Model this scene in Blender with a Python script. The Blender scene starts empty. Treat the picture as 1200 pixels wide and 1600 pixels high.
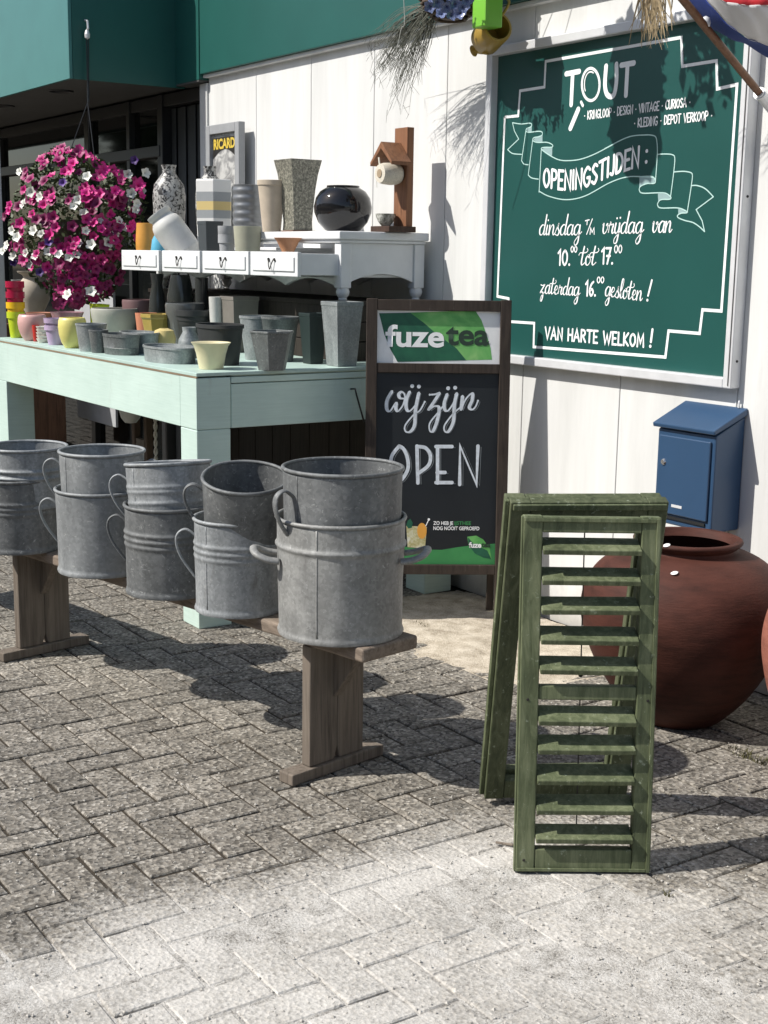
import bpy, bmesh, math, random
from mathutils import Vector, Matrix
import numpy as np
random.seed(7)
rnd = random.Random(11)
scene = bpy.context.scene
col = scene.collection

# ------------------------------------------------------------------ camera
# world: x runs along the shop wall (towards the right is nearer), wall plane y = 0, street side y < 0, z up
FPX = 2091.5                       # focal length in photograph pixels (1200 x 1600)
PIT, ROLL, TH = [math.radians(a) for a in (10.8, 0.88, 34.06)]
CAM = Vector((0.0, -3.6595, 1.5))
VW = Vector((-math.cos(TH)*math.cos(PIT), math.sin(TH)*math.cos(PIT), -math.sin(PIT)))
_r = Vector((math.sin(TH), math.cos(TH), 0)); _u = _r.cross(VW)
RT = math.cos(ROLL)*_r + math.sin(ROLL)*_u
UP = -math.sin(ROLL)*_r + math.cos(ROLL)*_u
cd = bpy.data.cameras.new('camera'); cam = bpy.data.objects.new('camera', cd); col.objects.link(cam)
cd.sensor_fit = 'VERTICAL'; cd.sensor_height = 36.0; cd.lens = 36.0*FPX/1600.0
cd.clip_start = 0.05; cd.clip_end = 500
M3 = Matrix((RT, UP, -VW)).transposed()
cam.matrix_world = Matrix.Translation(CAM) @ M3.to_4x4()
scene.camera = cam
scene.render.resolution_x = 768; scene.render.resolution_y = 1024

# ------------------------------------------------------------------ world, sun, exposure
SUN = Vector((0.42, 1.0, -1.10)).normalized()          # direction the light travels
w = bpy.data.worlds.new('World'); scene.world = w; w.use_nodes = True
nt = w.node_tree; nt.nodes.clear()
sk = nt.nodes.new('ShaderNodeTexSky'); sk.sky_type = 'NISHITA'; sk.sun_disc = False
sk.sun_elevation = math.asin(-SUN.z); sk.sun_rotation = math.atan2(-SUN.x, -SUN.y)
sk.air_density = 1.0; sk.dust_density = 1.5
bg = nt.nodes.new('ShaderNodeBackground'); bg.inputs[1].default_value = 0.095
wo = nt.nodes.new('ShaderNodeOutputWorld')
nt.links.new(sk.outputs[0], bg.inputs[0]); nt.links.new(bg.outputs[0], wo.inputs[0])
sl = bpy.data.lights.new('sun', 'SUN'); sl.energy = 4.2; sl.angle = math.radians(0.5); sl.color = (1.0, 0.955, 0.89)
so = bpy.data.objects.new('sun', sl); col.objects.link(so)
so.rotation_euler = SUN.to_track_quat('-Z', 'Y').to_euler(); so.location = (0, -6, 8)
scene.view_settings.view_transform = 'Standard'; scene.view_settings.look = 'None'
scene.view_settings.gamma = 1.0; scene.view_settings.use_curve_mapping = False
scene.view_settings.exposure = 0.52
scene.render.engine = 'CYCLES'

# ------------------------------------------------------------------ pixel helpers
def ray(x, y): return VW + RT*((x-600)/FPX) - UP*((y-800)/FPX)
def onz(x, y, z=0.0):
    d = ray(x, y); return CAM + d*((z-CAM.z)/d.z)
def ony(x, y, Y=0.0):
    d = ray(x, y); return CAM + d*((Y-CAM.y)/d.y)
def onx(x, y, X=0.0):
    d = ray(x, y); return CAM + d*((X-CAM.x)/d.x)
def onplane(x, y, p0, n):
    d = ray(x, y); return CAM + d*((p0-CAM).dot(n)/d.dot(n))
def depth(P): return (P-CAM).dot(VW)
def proj(P):
    q = P-CAM; k = q.dot(VW); return 600+FPX*q.dot(RT)/k, 800-FPX*q.dot(UP)/k
def mpp(P): return depth(P)/FPX             # metres per photo pixel at P

# ------------------------------------------------------------------ object helpers
def tag(o, label=None, cat=None, group=None, kind=None):
    if label: o['label'] = label
    if cat: o['category'] = cat
    if group: o['group'] = group
    if kind: o['kind'] = kind
    return o
def empty(name, loc=(0,0,0), rz=0.0, label=None, cat=None, group=None, kind=None):
    o = bpy.data.objects.new(name, None); col.objects.link(o); o.empty_display_size = 0.1
    o.location = loc; o.rotation_euler = (0, 0, rz)
    return tag(o, label, cat, group, kind)
class MB:
    """collects shapes in a bmesh; build() links them as one mesh object"""
    def __init__(s): s.bm = bmesh.new()
    def verts(s, pts): return [s.bm.verts.new(p) for p in pts]
    def face(s, vs):
        try: return s.bm.faces.new(vs)
        except ValueError: return None
    def poly(s, pts): return s.face(s.verts(pts))
    def box(s, c, d, rot=None, taper=1.0):
        """box of size d centred at c; rot = Matrix 3x3"""
        c = Vector(c); hx, hy, hz = d[0]/2, d[1]/2, d[2]/2
        pts = []
        for z, t in ((-hz, 1.0), (hz, taper)):
            for x, y in ((-hx,-hy),(hx,-hy),(hx,hy),(-hx,hy)):
                p = Vector((x*t, y*t, z))
                if rot is not None: p = rot @ p
                pts.append(c+p)
        v = s.verts(pts)
        for f in ((3,2,1,0),(4,5,6,7),(0,1,5,4),(1,2,6,5),(2,3,7,6),(3,0,4,7)): s.face([v[i] for i in f])
        return s
    def bx(s, x0, x1, y0, y1, z0, z1):
        return s.box(((x0+x1)/2,(y0+y1)/2,(z0+z1)/2),(abs(x1-x0),abs(y1-y0),abs(z1-z0)))
    def lathe(s, prof, seg=32, c=(0,0,0), sx=1.0, sy=1.0, phase=0.0, wob=0.0, rot=None):
        c = Vector(c); rings = []
        for (r, z) in prof:
            if r < 1e-6:
                p = Vector((0,0,z)); p = rot @ p if rot is not None else p
                rings.append([s.bm.verts.new(c+p)])
            else:
                ring = []
                for i in range(seg):
                    a = 2*math.pi*i/seg+phase
                    k = 1+wob*math.sin(3*a+z*9)
                    p = Vector((r*k*math.cos(a)*sx, r*k*math.sin(a)*sy, z)); p = rot @ p if rot is not None else p
                    ring.append(s.bm.verts.new(c+p))
                rings.append(ring)
        for A, B in zip(rings, rings[1:]):
            if len(A) == 1 and len(B) == 1: continue
            for i in range(seg):
                j = (i+1) % seg
                if len(A) == 1: s.face([A[0], B[j], B[i]])
                elif len(B) == 1: s.face([A[i], A[j], B[0]])
                else: s.face([A[i], A[j], B[j], B[i]])
        return s
    def tube(s, pts, r, seg=8, flat=1.0, caps=True, normal=None):
        """tube along pts; r number or list; flat squeezes the section along 'normal'"""
        pts = [Vector(p) for p in pts]; n = len(pts)
        rr = r if isinstance(r, (list, tuple)) else [r]*n
        rings = []; prev = Vector(normal) if normal is not None else None
        for i, p in enumerate(pts):
            t = (pts[min(i+1,n-1)]-pts[max(i-1,0)]).normalized()
            if prev is None:
                prev = Vector((0,0,1)) if abs(t.z) < 0.9 else Vector((1,0,0))
            a = (prev - t*prev.dot(t))
            if a.length < 1e-6: a = t.orthogonal()
            a.normalize(); b = t.cross(a); prev = a
            rings.append([s.bm.verts.new(p + a*(rr[i]*flat*math.cos(2*math.pi*k/seg)) + b*(rr[i]*math.sin(2*math.pi*k/seg))) for k in range(seg)])
        for A, B in zip(rings, rings[1:]):
            for k in range(seg): s.face([A[k], A[(k+1)%seg], B[(k+1)%seg], B[k]])
        if caps and seg > 2: s.face(rings[0][::-1]); s.face(rings[-1])
        return s
    def prism(s, poly, axis, a0, a1):
        """2D polygon extruded along axis ('x','y','z') from a0 to a1; poly gives the other two coordinates in order"""
        def mk(p, a):
            return {'x': (a,p[0],p[1]), 'y': (p[0],a,p[1]), 'z': (p[0],p[1],a)}[axis]
        A = s.verts([mk(p,a0) for p in poly]); B = s.verts([mk(p,a1) for p in poly]); n = len(poly)
        s.face(A[::-1]); s.face(B)
        for i in range(n): s.face([A[i], A[(i+1)%n], B[(i+1)%n], B[i]])
        return s
    def build(s, name, mat, parent=None, smooth=False, bevel=0.0, loc=None, rot=None, seg=2, mesh_only=False):
        bmesh.ops.recalc_face_normals(s.bm, faces=s.bm.faces)
        me = bpy.data.meshes.new(name); s.bm.to_mesh(me); s.bm.free()
        if mat is not None: me.materials.append(mat)
        if smooth:
            for p in me.polygons: p.use_smooth = True
            if smooth != True:
                me.set_sharp_from_angle(angle=math.radians(smooth))
        if mesh_only: return me
        o = bpy.data.objects.new(name, me); col.objects.link(o)
        if parent is not None: o.parent = parent
        if loc is not None: o.location = loc
        if rot is not None: o.rotation_euler = rot
        if bevel > 0:
            m = o.modifiers.new('bevel', 'BEVEL'); m.width = bevel; m.segments = seg; m.limit_method = 'ANGLE'; m.angle_limit = math.radians(40)
        return o
def link_mesh(name, me, parent=None, loc=(0,0,0), rot=(0,0,0), scale=(1,1,1)):
    o = bpy.data.objects.new(name, me); col.objects.link(o); o.parent = parent
    o.location = loc; o.rotation_euler = rot; o.scale = scale
    return o
def catmull(P, n=8, closed=False):
    P = [tuple(p) for p in P]; out = []
    if len(P) < 3: return P
    m = len(P)
    for i in range(m if closed else m-1):
        p0 = P[(i-1) % m] if closed or i > 0 else P[0]
        p1 = P[i]; p2 = P[(i+1) % m]
        p3 = P[(i+2) % m] if closed or i+2 < m else P[-1]
        for k in range(n):
            t = k/n; t2 = t*t; t3 = t2*t
            out.append(tuple(0.5*((2*b)+(-a+c)*t+(2*a-5*b+4*c-d)*t2+(-a+3*b-3*c+d)*t3) for a,b,c,d in zip(p0,p1,p2,p3)))
    out.append(P[0] if closed else P[-1])
    return out

# ------------------------------------------------------------------ materials
MATS = {}
def N(nt, t, **kw):
    n = nt.nodes.new(t)
    for k, v in kw.items(): setattr(n, k, v)
    return n
def base(name, rough=0.6, metal=0.0, spec=0.5):
    m = bpy.data.materials.new(name); m.use_nodes = True; t = m.node_tree
    b = t.nodes['Principled BSDF']; b.inputs['Roughness'].default_value = rough; b.inputs['Metallic'].default_value = metal
    b.inputs['Specular IOR Level'].default_value = spec
    return m, t, b
def c4(c): return (c[0], c[1], c[2], 1.0)
def ramp(t, fac, stops):
    r = N(t, 'ShaderNodeValToRGB'); e = r.color_ramp.elements
    e[0].position = stops[0][0]; e[0].color = c4(stops[0][1]); e[1].position = stops[-1][0]; e[1].color = c4(stops[-1][1])
    for p, c in stops[1:-1]:
        x = e.new(p); x.color = c4(c)
    t.links.new(fac, r.inputs[0]); return r.outputs[0]
def noise(t, vec, scale, detail=4.0, rough=0.55, dist=0.0):
    n = N(t, 'ShaderNodeTexNoise'); n.inputs['Scale'].default_value = scale; n.inputs['Detail'].default_value = detail
    n.inputs['Roughness'].default_value = rough; n.inputs['Distortion'].default_value = dist
    if vec is not None: t.links.new(vec, n.inputs['Vector'])
    return n.outputs['Fac']
def mixc(t, fac, a, b, mode='MIX'):
    m = N(t, 'ShaderNodeMix', data_type='RGBA', blend_type=mode)
    for s, val in ((0, fac), (6, a), (7, b)):
        if isinstance(val, (int, float)): m.inputs[s].default_value = val
        elif isinstance(val, (tuple, list)): m.inputs[s].default_value = c4(val)
        else: t.links.new(val, m.inputs[s])
    return m.outputs[2]
def math_(t, op, a, b=None):
    m = N(t, 'ShaderNodeMath', operation=op)
    for i, val in ((0, a), (1, b)):
        if val is None: continue
        if isinstance(val, (int, float)): m.inputs[i].default_value = val
        else: t.links.new(val, m.inputs[i])
    return m.outputs[0]
def objco(t, scale=(1,1,1)):
    g = N(t, 'ShaderNodeTexCoord'); mp = N(t, 'ShaderNodeMapping'); mp.inputs['Scale'].default_value = scale
    t.links.new(g.outputs['Object'], mp.inputs['Vector']); return mp.outputs[0]
def worldco(t, scale=(1,1,1)):
    g = N(t, 'ShaderNodeNewGeometry'); mp = N(t, 'ShaderNodeMapping'); mp.inputs['Scale'].default_value = scale
    t.links.new(g.outputs['Position'], mp.inputs['Vector']); return mp.outputs[0]
def bump(t, b, h, strength=0.3, dist=0.002):
    n = N(t, 'ShaderNodeBump'); n.inputs['Strength'].default_value = strength; n.inputs['Distance'].default_value = dist
    t.links.new(h, n.inputs['Height']); t.links.new(n.outputs[0], b.inputs['Normal'])
def sc(c, k): return tuple(min(1.0, x*k) for x in c)
def paint(name, c, rough=0.5, var=0.12, scale=9, wear=None, wear_amt=0.0, streak=False, spec=0.5, bmp=0.15):
    """even coat of paint or glaze with slight mottling, optional chips that show another colour"""
    m, t, b = base(name, rough, spec=spec)
    co = worldco(t, (1, 1, 0.12) if streak else (1, 1, 1))
    n1 = noise(t, co, scale, 5)
    colr = ramp(t, n1, [(0.25, sc(c, 1-var)), (0.75, sc(c, 1+var*0.6))])
    if wear is not None:
        n2 = noise(t, worldco(t), 38, 8, 0.7)
        k = ramp(t, n2, [(0.66-wear_amt, (0,0,0)), (0.70-wear_amt*0.9, (1,1,1))])
        colr = mixc(t, k, colr, wear)
    t.links.new(colr, b.inputs['Base Color'])
    if bmp: bump(t, b, noise(t, worldco(t), 120, 3), bmp, 0.001)
    return m
def wood(name, c, c2, axis='z', rough=0.75, scale=1.0, worn=None):
    m, t, b = base(name, rough, spec=0.25)
    s = {'x': (1.2,22,22), 'y': (22,1.2,22), 'z': (22,22,1.2)}[axis]
    co = worldco(t, tuple(q*scale for q in s))
    g = noise(t, co, 3.0, 6, 0.65, 0.6); g2 = noise(t, worldco(t), 5, 3)
    f = math_(t, 'ADD', math_(t, 'MULTIPLY', g, 0.8), math_(t, 'MULTIPLY', g2, 0.25))
    colr = ramp(t, f, [(0.32, c2), (0.55, c), (0.78, sc(c, 1.3))])
    if worn is not None:
        n2 = noise(t, co, 2.0, 7, 0.75)
        k = ramp(t, n2, [(0.60, (0,0,0)), (0.68, (1,1,1))])
        colr = mixc(t, k, colr, worn)
    t.links.new(colr, b.inputs['Base Color']); bump(t, b, g, 0.35, 0.002)
    return m
def zinc(name, lo, hi, metal=0.2, rough=0.55, scale=1.0):
    m, t, b = base(name, rough, metal)
    co = worldco(t)
    v = N(t, 'ShaderNodeTexVoronoi', feature='F1'); v.inputs['Scale'].default_value = 120*scale; t.links.new(co, v.inputs['Vector'])
    sp = N(t, 'ShaderNodeSeparateColor'); t.links.new(v.outputs['Color'], sp.inputs[0])
    n1 = noise(t, co, 7*scale, 7, 0.65, 0.5); st = noise(t, worldco(t, (1,1,0.15)), 22*scale, 4, 0.6)
    f = math_(t, 'ADD', math_(t, 'MULTIPLY', sp.outputs[0], 0.13), math_(t, 'ADD', math_(t, 'MULTIPLY', n1, 0.50), math_(t, 'MULTIPLY', st, 0.42)))
    mid = tuple((a+b_)/2*0.92 for a, b_ in zip(lo, hi))
    colr = ramp(t, f, [(0.34, lo), (0.56, mid), (0.78, hi)])
    wn = noise(t, co, 62*scale, 7, 0.7, 1.0)
    colr = mixc(t, math_(t, 'MULTIPLY', ramp(t, wn, [(0.58,(0,0,0)),(0.70,(1,1,1))]), 0.6), colr, (0.50,0.51,0.50))
    rs = noise(t, worldco(t, (1,1,0.35)), 9*scale, 7, 0.7, .6)
    colr = mixc(t, math_(t, 'MULTIPLY', ramp(t, rs, [(0.60,(0,0,0)),(0.72,(1,1,1))]), 0.55), colr, (0.085,0.078,0.068))
    t.links.new(colr, b.inputs['Base Color'])
    rr = N(t, 'ShaderNodeMapRange'); rr.inputs[3].default_value = rough-0.1; rr.inputs[4].default_value = rough+0.2
    t.links.new(n1, rr.inputs[0]); t.links.new(rr.outputs[0], b.inputs['Roughness'])
    bump(t, b, n1, 0.25, 0.004)
    return m
def speckle(name, stops, scale, rough=0.35, dist=2.0):
    m, t, b = base(name, rough)
    t.links.new(ramp(t, noise(t, objco(t), scale, 3, 0.6, dist), stops), b.inputs['Base Color'])
    return m
def plain(name, c, rough=0.5, metal=0.0, spec=0.5, var=0.06):
    m, t, b = base(name, rough, metal, spec)
    t.links.new(ramp(t, noise(t, worldco(t), 14, 3), [(0.3, sc(c,1-var)), (0.7, sc(c,1+var))]), b.inputs['Base Color'])
    return m
import mathutils.noise as mn
# ------------------------------------------------------------------ palette
def m_brick():
    m, t, b = base('concrete_paver', 0.85, spec=0.3)
    oi = N(t, 'ShaderNodeObjectInfo'); co = worldco(t)
    n1 = noise(t, co, 10, 6, .65); n2 = noise(t, co, 130, 6, 0.75, .8)
    v = N(t, 'ShaderNodeTexVoronoi', feature='F1'); v.inputs['Scale'].default_value = 105; t.links.new(co, v.inputs['Vector'])
    sp = N(t, 'ShaderNodeSeparateColor'); t.links.new(v.outputs['Color'], sp.inputs[0])
    f = math_(t, 'ADD', math_(t, 'MULTIPLY', n1, 0.45), math_(t, 'MULTIPLY', n2, 0.55))
    c = ramp(t, f, [(0.32, (0.075,0.066,0.053)), (0.49, (0.172,0.156,0.131)), (0.66, (0.285,0.262,0.226))])
    c = mixc(t, ramp(t, sp.outputs[0], [(0.60,(0,0,0)),(0.95,(0.5,0.5,0.5))]), c, (0.38,0.36,0.32))      # pale pebbles in the wearing face
    c = mixc(t, ramp(t, sp.outputs[1], [(0.80,(0,0,0)),(0.95,(0.75,0.75,0.75))]), c, (0.045,0.042,0.037))
    tone = N(t, 'ShaderNodeMapRange'); tone.inputs[3].default_value = 0.82; tone.inputs[4].default_value = 1.15
    t.links.new(oi.outputs['Random'], tone.inputs[0])
    hs = N(t, 'ShaderNodeHueSaturation'); t.links.new(tone.outputs[0], hs.inputs['Value']); t.links.new(c, hs.inputs['Color'])
    vv = N(t,'ShaderNodeMapRange'); vv.inputs[3].default_value = 0.55; vv.inputs[4].default_value = 1.5; t.links.new(sp.outputs[2], vv.inputs[0])
    h2 = N(t, 'ShaderNodeHueSaturation'); t.links.new(vv.outputs[0], h2.inputs['Value']); t.links.new(hs.outputs[0], h2.inputs['Color'])
    c = dust(t, h2.outputs[0])
    t.links.new(c, b.inputs['Base Color']); bump(t, b, math_(t, 'ADD', n2, v.outputs['Distance']), 0.6, 0.004)
    return m
_A = onz(650,1375); _B = onz(40,1560)
_t = Vector((_B.x-_A.x,_B.y-_A.y)).normalized(); DN = Vector((-_t.y,_t.x)); DN = DN if DN.dot(Vector((CAM.x-_A.x,CAM.y-_A.y))) > 0 else -DN
DOFF = DN.x*_A.x+DN.y*_A.y                     # signed distance from the sandy streak, positive towards the street
SOFF = _t.x*_A.x+_t.y*_A.y
def dust(t, c, top=.78):
    """pale dry sand swept over the pavers nearest the street, in ragged patches"""
    g = N(t, 'ShaderNodeNewGeometry'); sx = N(t, 'ShaderNodeSeparateXYZ'); t.links.new(g.outputs['Position'], sx.inputs[0])
    d = math_(t, 'SUBTRACT', math_(t, 'ADD', math_(t, 'MULTIPLY', sx.outputs[0], DN.x), math_(t, 'MULTIPLY', sx.outputs[1], DN.y)), DOFF)
    lo = noise(t, g.outputs['Position'], 2.6, 5, 0.62, 0.4); hi = noise(t, g.outputs['Position'], 75, 6, 0.75)
    near = math_(t, 'SUBTRACT', 1.0, math_(t, 'MULTIPLY', math_(t, 'ABSOLUTE', d), 3.2))
    street = math_(t, 'MINIMUM', math_(t, 'MULTIPLY', math_(t, 'ADD', d, .05), 4.0), .70)
    k = math_(t, 'MAXIMUM', near, street)
    s = math_(t, 'SUBTRACT', SOFF, math_(t, 'ADD', math_(t, 'MULTIPLY', sx.outputs[0], _t.x), math_(t, 'MULTIPLY', sx.outputs[1], _t.y)))
    k = math_(t, 'SUBTRACT', k, math_(t, 'MULTIPLY', math_(t, 'MAXIMUM', math_(t, 'SUBTRACT', s, .25), 0.0), 1.6))
    k = math_(t, 'ADD', k, math_(t, 'MULTIPLY', math_(t, 'SUBTRACT', lo, 0.5), 1.5))
    k = math_(t, 'ADD', k, math_(t, 'MULTIPLY', math_(t, 'SUBTRACT', hi, 0.5), 2.3))
    k = ramp(t, k, [(0.0,(0,0,0)), (1.1,(top,top,top))])
    return mixc(t, k, c, (0.62,0.60,0.56))
def m_joint():
    m, t, b = base('joint_sand', 0.95, spec=0.1); co = worldco(t)
    c = ramp(t, noise(t, co, 160, 5, 0.7), [(0.3,(0.022,0.018,0.013)), (0.7,(0.085,0.072,0.056))])
    t.links.new(dust(t, c), b.inputs['Base Color']); bump(t, b, noise(t, co, 250, 4), 0.5, 0.004)
    return m
def m_sand():
    m, t, b = base('loose_sand', 0.95, spec=0.1); co = worldco(t)
    c = ramp(t, math_(t,'ADD',math_(t,'MULTIPLY',noise(t, co, 220, 5, 0.7),0.6),math_(t,'MULTIPLY',noise(t, co, 14, 5, 0.6),0.4)), [(0.32,(0.12,0.10,0.075)), (0.47,(0.42,0.365,0.285)), (0.62,(0.66,0.60,0.50))])
    t.links.new(c, b.inputs['Base Color']); bump(t, b, noise(t, co, 120, 5, 0.7), 0.7, 0.008)
    return m
BRICK = m_brick(); JOINT = m_joint(); SAND = m_sand()
def m_wall():
    m, t, b = base('white_wall_paint', .55); co = worldco(t, (1,1,.1))
    c = ramp(t, noise(t, co, 7, 6, .65), [(.3,(0.56,0.565,0.55)),(.7,(0.69,0.695,0.68))])
    st = noise(t, worldco(t, (1,1,.06)), 24, 6, .7, .3)
    c = mixc(t, math_(t,'MULTIPLY',ramp(t, st, [(.60,(0,0,0)),(.76,(1,1,1))]),.35), c, (0.42,0.43,0.41))
    g = N(t,'ShaderNodeNewGeometry'); s = N(t,'ShaderNodeSeparateXYZ'); t.links.new(g.outputs['Position'], s.inputs[0])
    sp = math_(t,'SUBTRACT', math_(t,'ADD', .42, math_(t,'MULTIPLY', noise(t, worldco(t), 14, 6, .7), .5)), math_(t,'MULTIPLY', s.outputs[2], 2.4))   # splashed dirt near the ground
    c = mixc(t, ramp(t, sp, [(.25,(0,0,0)),(.7,(.6,.6,.6))]), c, (0.22,0.20,0.165))
    t.links.new(c, b.inputs['Base Color']); bump(t, b, noise(t, worldco(t,(1,1,.2)), 60, 4), .12, .002); return m
WHITEWALL = m_wall()
GREENDK = paint('dark_green_fascia_paint', (0.012,0.088,0.074), 0.42, 0.08, 4)
GREENSHEEN = paint('sheen_green_fascia_paint', (0.055,0.180,0.167), 0.35, 0.08, 4)  # fascia green made paler: sky sheen on the canopy front put into the colour
SOFFIT = paint('soffit_paint', (0.085,0.085,0.082), 0.6)
FRAMEDK = paint('dark_window_frame', (0.018,0.019,0.020), 0.4)
def m_pane():
    m, t, b = base('dark_window_glass', 0.04, spec=0.5); b.inputs['Base Color'].default_value = (0.006,0.007,0.007,1)
    bump(t, b, noise(t, worldco(t), 1.3, 2), 0.04, 0.02); return m
PANE = m_pane()
STRIPE = paint('grey_blind_fabric', (0.045,0.050,0.052), 0.6)

# ------------------------------------------------------------------ ground
g = MB(); g.bm.free(); g.bm = bmesh.new()
v = g.verts([(-120,-120,-0.0058),(120,-120,-0.0058),(120,120,-0.0058),(-120,120,-0.0058)]); g.face(v)
ground = g.build('pavement', JOINT); tag(ground, kind='structure')
WB = 0.105
def brick_mesh(mb, x0, y0, x1, y1, z, tilt=(0,0)):
    gap = 0.0039; ch = 0.0032; h = 0.0
    x0 += gap; y0 += gap; x1 -= gap; y1 -= gap
    cx, cy = (x0+x1)/2, (y0+y1)/2
    def zz(x, y, dz): return z+dz+tilt[0]*(x-cx)+tilt[1]*(y-cy)
    A = mb.verts([(x,y,-0.03) for x,y in ((x0,y0),(x1,y0),(x1,y1),(x0,y1))])
    B = mb.verts([(x,y,zz(x,y,-ch)) for x,y in ((x0,y0),(x1,y0),(x1,y1),(x0,y1))])
    e = ch*1.1
    Cc = mb.verts([(x,y,zz(x,y,0)) for x,y in ((x0+e,y0+e),(x1-e,y0+e),(x1-e,y1-e),(x0+e,y1-e))])
    for i in range(4):
        j = (i+1) % 4
        mb.face([A[i],A[j],B[j],B[i]]); mb.face([B[i],B[j],Cc[j],Cc[i]])
    mb.face(Cc)
proto = []
for orient in range(2):
    for k in range(3):
        mb = MB(); L = WB*2
        dx, dy = (L, WB) if orient == 0 else (WB, L)
        brick_mesh(mb, -dx/2, -dy/2, dx/2, dy/2, 0.0, (rnd.uniform(-.012,.012), rnd.uniform(-.012,.012)))
        proto.append(mb.build('brick', BRICK, mesh_only=True))
cells = []
for ix in range(-130, 20):
    for iy in range(-58, 1):
        dmod = (ix-iy) % 4
        if dmod == 0: cells.append((0, (ix+1)*WB, (iy+0.5)*WB))
        elif dmod == 3: cells.append((1, (ix+0.5)*WB, (iy+1)*WB))
near = []; far = []
for (o_, x, y) in cells:
    if y > -0.02: continue
    P = Vector((x,y,0)); inview = False
    if depth(P) > 1.0:
        px, py = proj(P); inview = -20 < px < 1220 and py < 1640
    (near if inview else far).append((o_, x, y))
near.sort(key=lambda c: depth(Vector((c[1],c[2],0))))
for i, (o_, x, y) in enumerate(near[:300]):
    link_mesh('brick', proto[o_*3+rnd.randrange(3)], ground, (x+rnd.uniform(-.0012,.0012), y+rnd.uniform(-.0012,.0012), rnd.uniform(-.003,.002)), (0,0,(math.pi if rnd.random() < .5 else 0)+rnd.uniform(-.012,.012)))
mb = MB()
for (o_, x, y) in near[300:]+far:
    L = WB*2; dx, dy = (L, WB) if o_ == 0 else (WB, L)
    brick_mesh(mb, x-dx/2, y-dy/2, x+dx/2, y+dy/2, rnd.uniform(-.0022,.0018), (rnd.uniform(-.012,.012), rnd.uniform(-.012,.012)))
o = mb.build('paver_field', BRICK, ground); tag(o, kind='stuff')

# sand blown against the foot of the wall
mb = MB(); nx, ny = 90, 44; grid = []
for i in range(nx):
    row = []
    for j in range(ny):
        x = -4.95+i*(1.75/(nx-1)); y = -1.0+j*(0.985/(ny-1))
        ex = min(x+4.95, -3.2-x)/0.35; ey = (y+1.0)/0.4
        m_ = max(0.0, min(1.0, ex))*max(0.0, min(1.0, ey))
        n_ = mn.fractal(Vector((x*3.1, y*3.1, 0.3)), 1.0, 2.0, 5)
        z = -0.016 + 0.026*m_ + 0.010*n_*(0.4+m_)
        row.append(mb.bm.verts.new((x, y, max(-0.02, min(0.02, z)))))
    grid.append(row)
for i in range(nx-1):
    for j in range(ny-1): mb.face([grid[i][j],grid[i+1][j],grid[i+1][j+1],grid[i][j+1]])
o = mb.build('sand_patch', SAND, smooth=True); tag(o, kind='structure')

# thin film of pale sand swept over the pavers nearest the street, filling the joints
mb = MB(); grid = {}; st_ = .0125
ax = Vector((0.83,-0.46)).normalized(); ay = Vector((ax.y,-ax.x))
for i in range(0, 150):
    for j in range(-120, 150):
        x = -2.42+ (i*st_-.25)*ax.x + j*st_*ay.x; y = -2.15+(i*st_-.25)*ax.y + j*st_*ay.y
        if y > -.5: continue
        d_ = DN.x*x+DN.y*y-DOFF
        lo = mn.fractal(Vector((x*2.3,y*2.3,4.2)),1.0,2.0,4); hi = mn.fractal(Vector((x*22,y*22,1.2)),1.0,2.0,4)
        k_ = max(1-abs(d_)*3.2, min((d_+.05)*4, .66))+lo*.6-max(0,SOFF-_t.x*x-_t.y*y-.25)*1.8
        z = -.016+.0143*max(0,min(1,k_*1.6))+.0013*hi+.0006*mn.noise(Vector((x*130,y*130,0)))
        grid[(i,j)] = mb.bm.verts.new((x,y,max(-.024,min(.003,z))))
for (i,j), v0 in list(grid.items()):
    try: mb.face([v0,grid[(i+1,j)],grid[(i+1,j+1)],grid[(i,j+1)]])
    except KeyError: pass
def m_film():
    m, t, b = base('pale_dry_sand', 0.95, spec=0.1); co = worldco(t)
    c = ramp(t, math_(t,'ADD',math_(t,'MULTIPLY',noise(t, co, 170, 6, 0.75, .6),0.65),math_(t,'MULTIPLY',noise(t, co, 16, 5, 0.6),0.35)), [(0.36,(0.12,0.11,0.095)), (0.46,(0.42,0.40,0.365)), (0.57,(0.66,0.64,0.60))])
    t.links.new(c, b.inputs['Base Color']); bump(t, b, noise(t, co, 150, 6, 0.75), 0.9, 0.008)
    return m
FILM = m_film()
o = mb.build('sand_film', FILM, smooth=True); tag(o, kind='structure')

# loose grit lying on the pavers
mb = MB()
for i in range(5200):
    u1 = rnd.random(); d = 2.2+4.2*u1**1.3
    px = rnd.uniform(-40, 1240)
    dr = ray(px, 1000); dr.z = 0; dr.normalize()
    p = CAM+dr*d; p.z = 0.0
    if p.y > -0.1 or p.y < -3.4: continue
    s_ = rnd.choice((.0014,.0018,.0022,.0028,.0036,.0046))*rnd.uniform(.8,1.3)
    q = [Vector((rnd.uniform(.6,1.2)*a, rnd.uniform(.6,1.2)*b_, rnd.uniform(.4,.8)*c_))*s_ for a,b_,c_ in ((1,0,0),(0,1,0),(-1,0,0),(0,-1,0),(0,0,1))]
    a_ = rnd.uniform(0,6.28); R_ = Matrix.Rotation(a_,3,'Z')
    vs = mb.verts([p+R_ @ k + Vector((0,0,.0008)) for k in q])
    for k in range(4): mb.face([vs[k], vs[(k+1)%4], vs[4]])
GRIT = paint('pale_grit', (0.42,0.40,0.36), 0.6, 0.35, 900)
o = mb.build('loose_grit', GRIT); tag(o, 'pale grit scattered over the paving', 'grit', kind='stuff')
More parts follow.
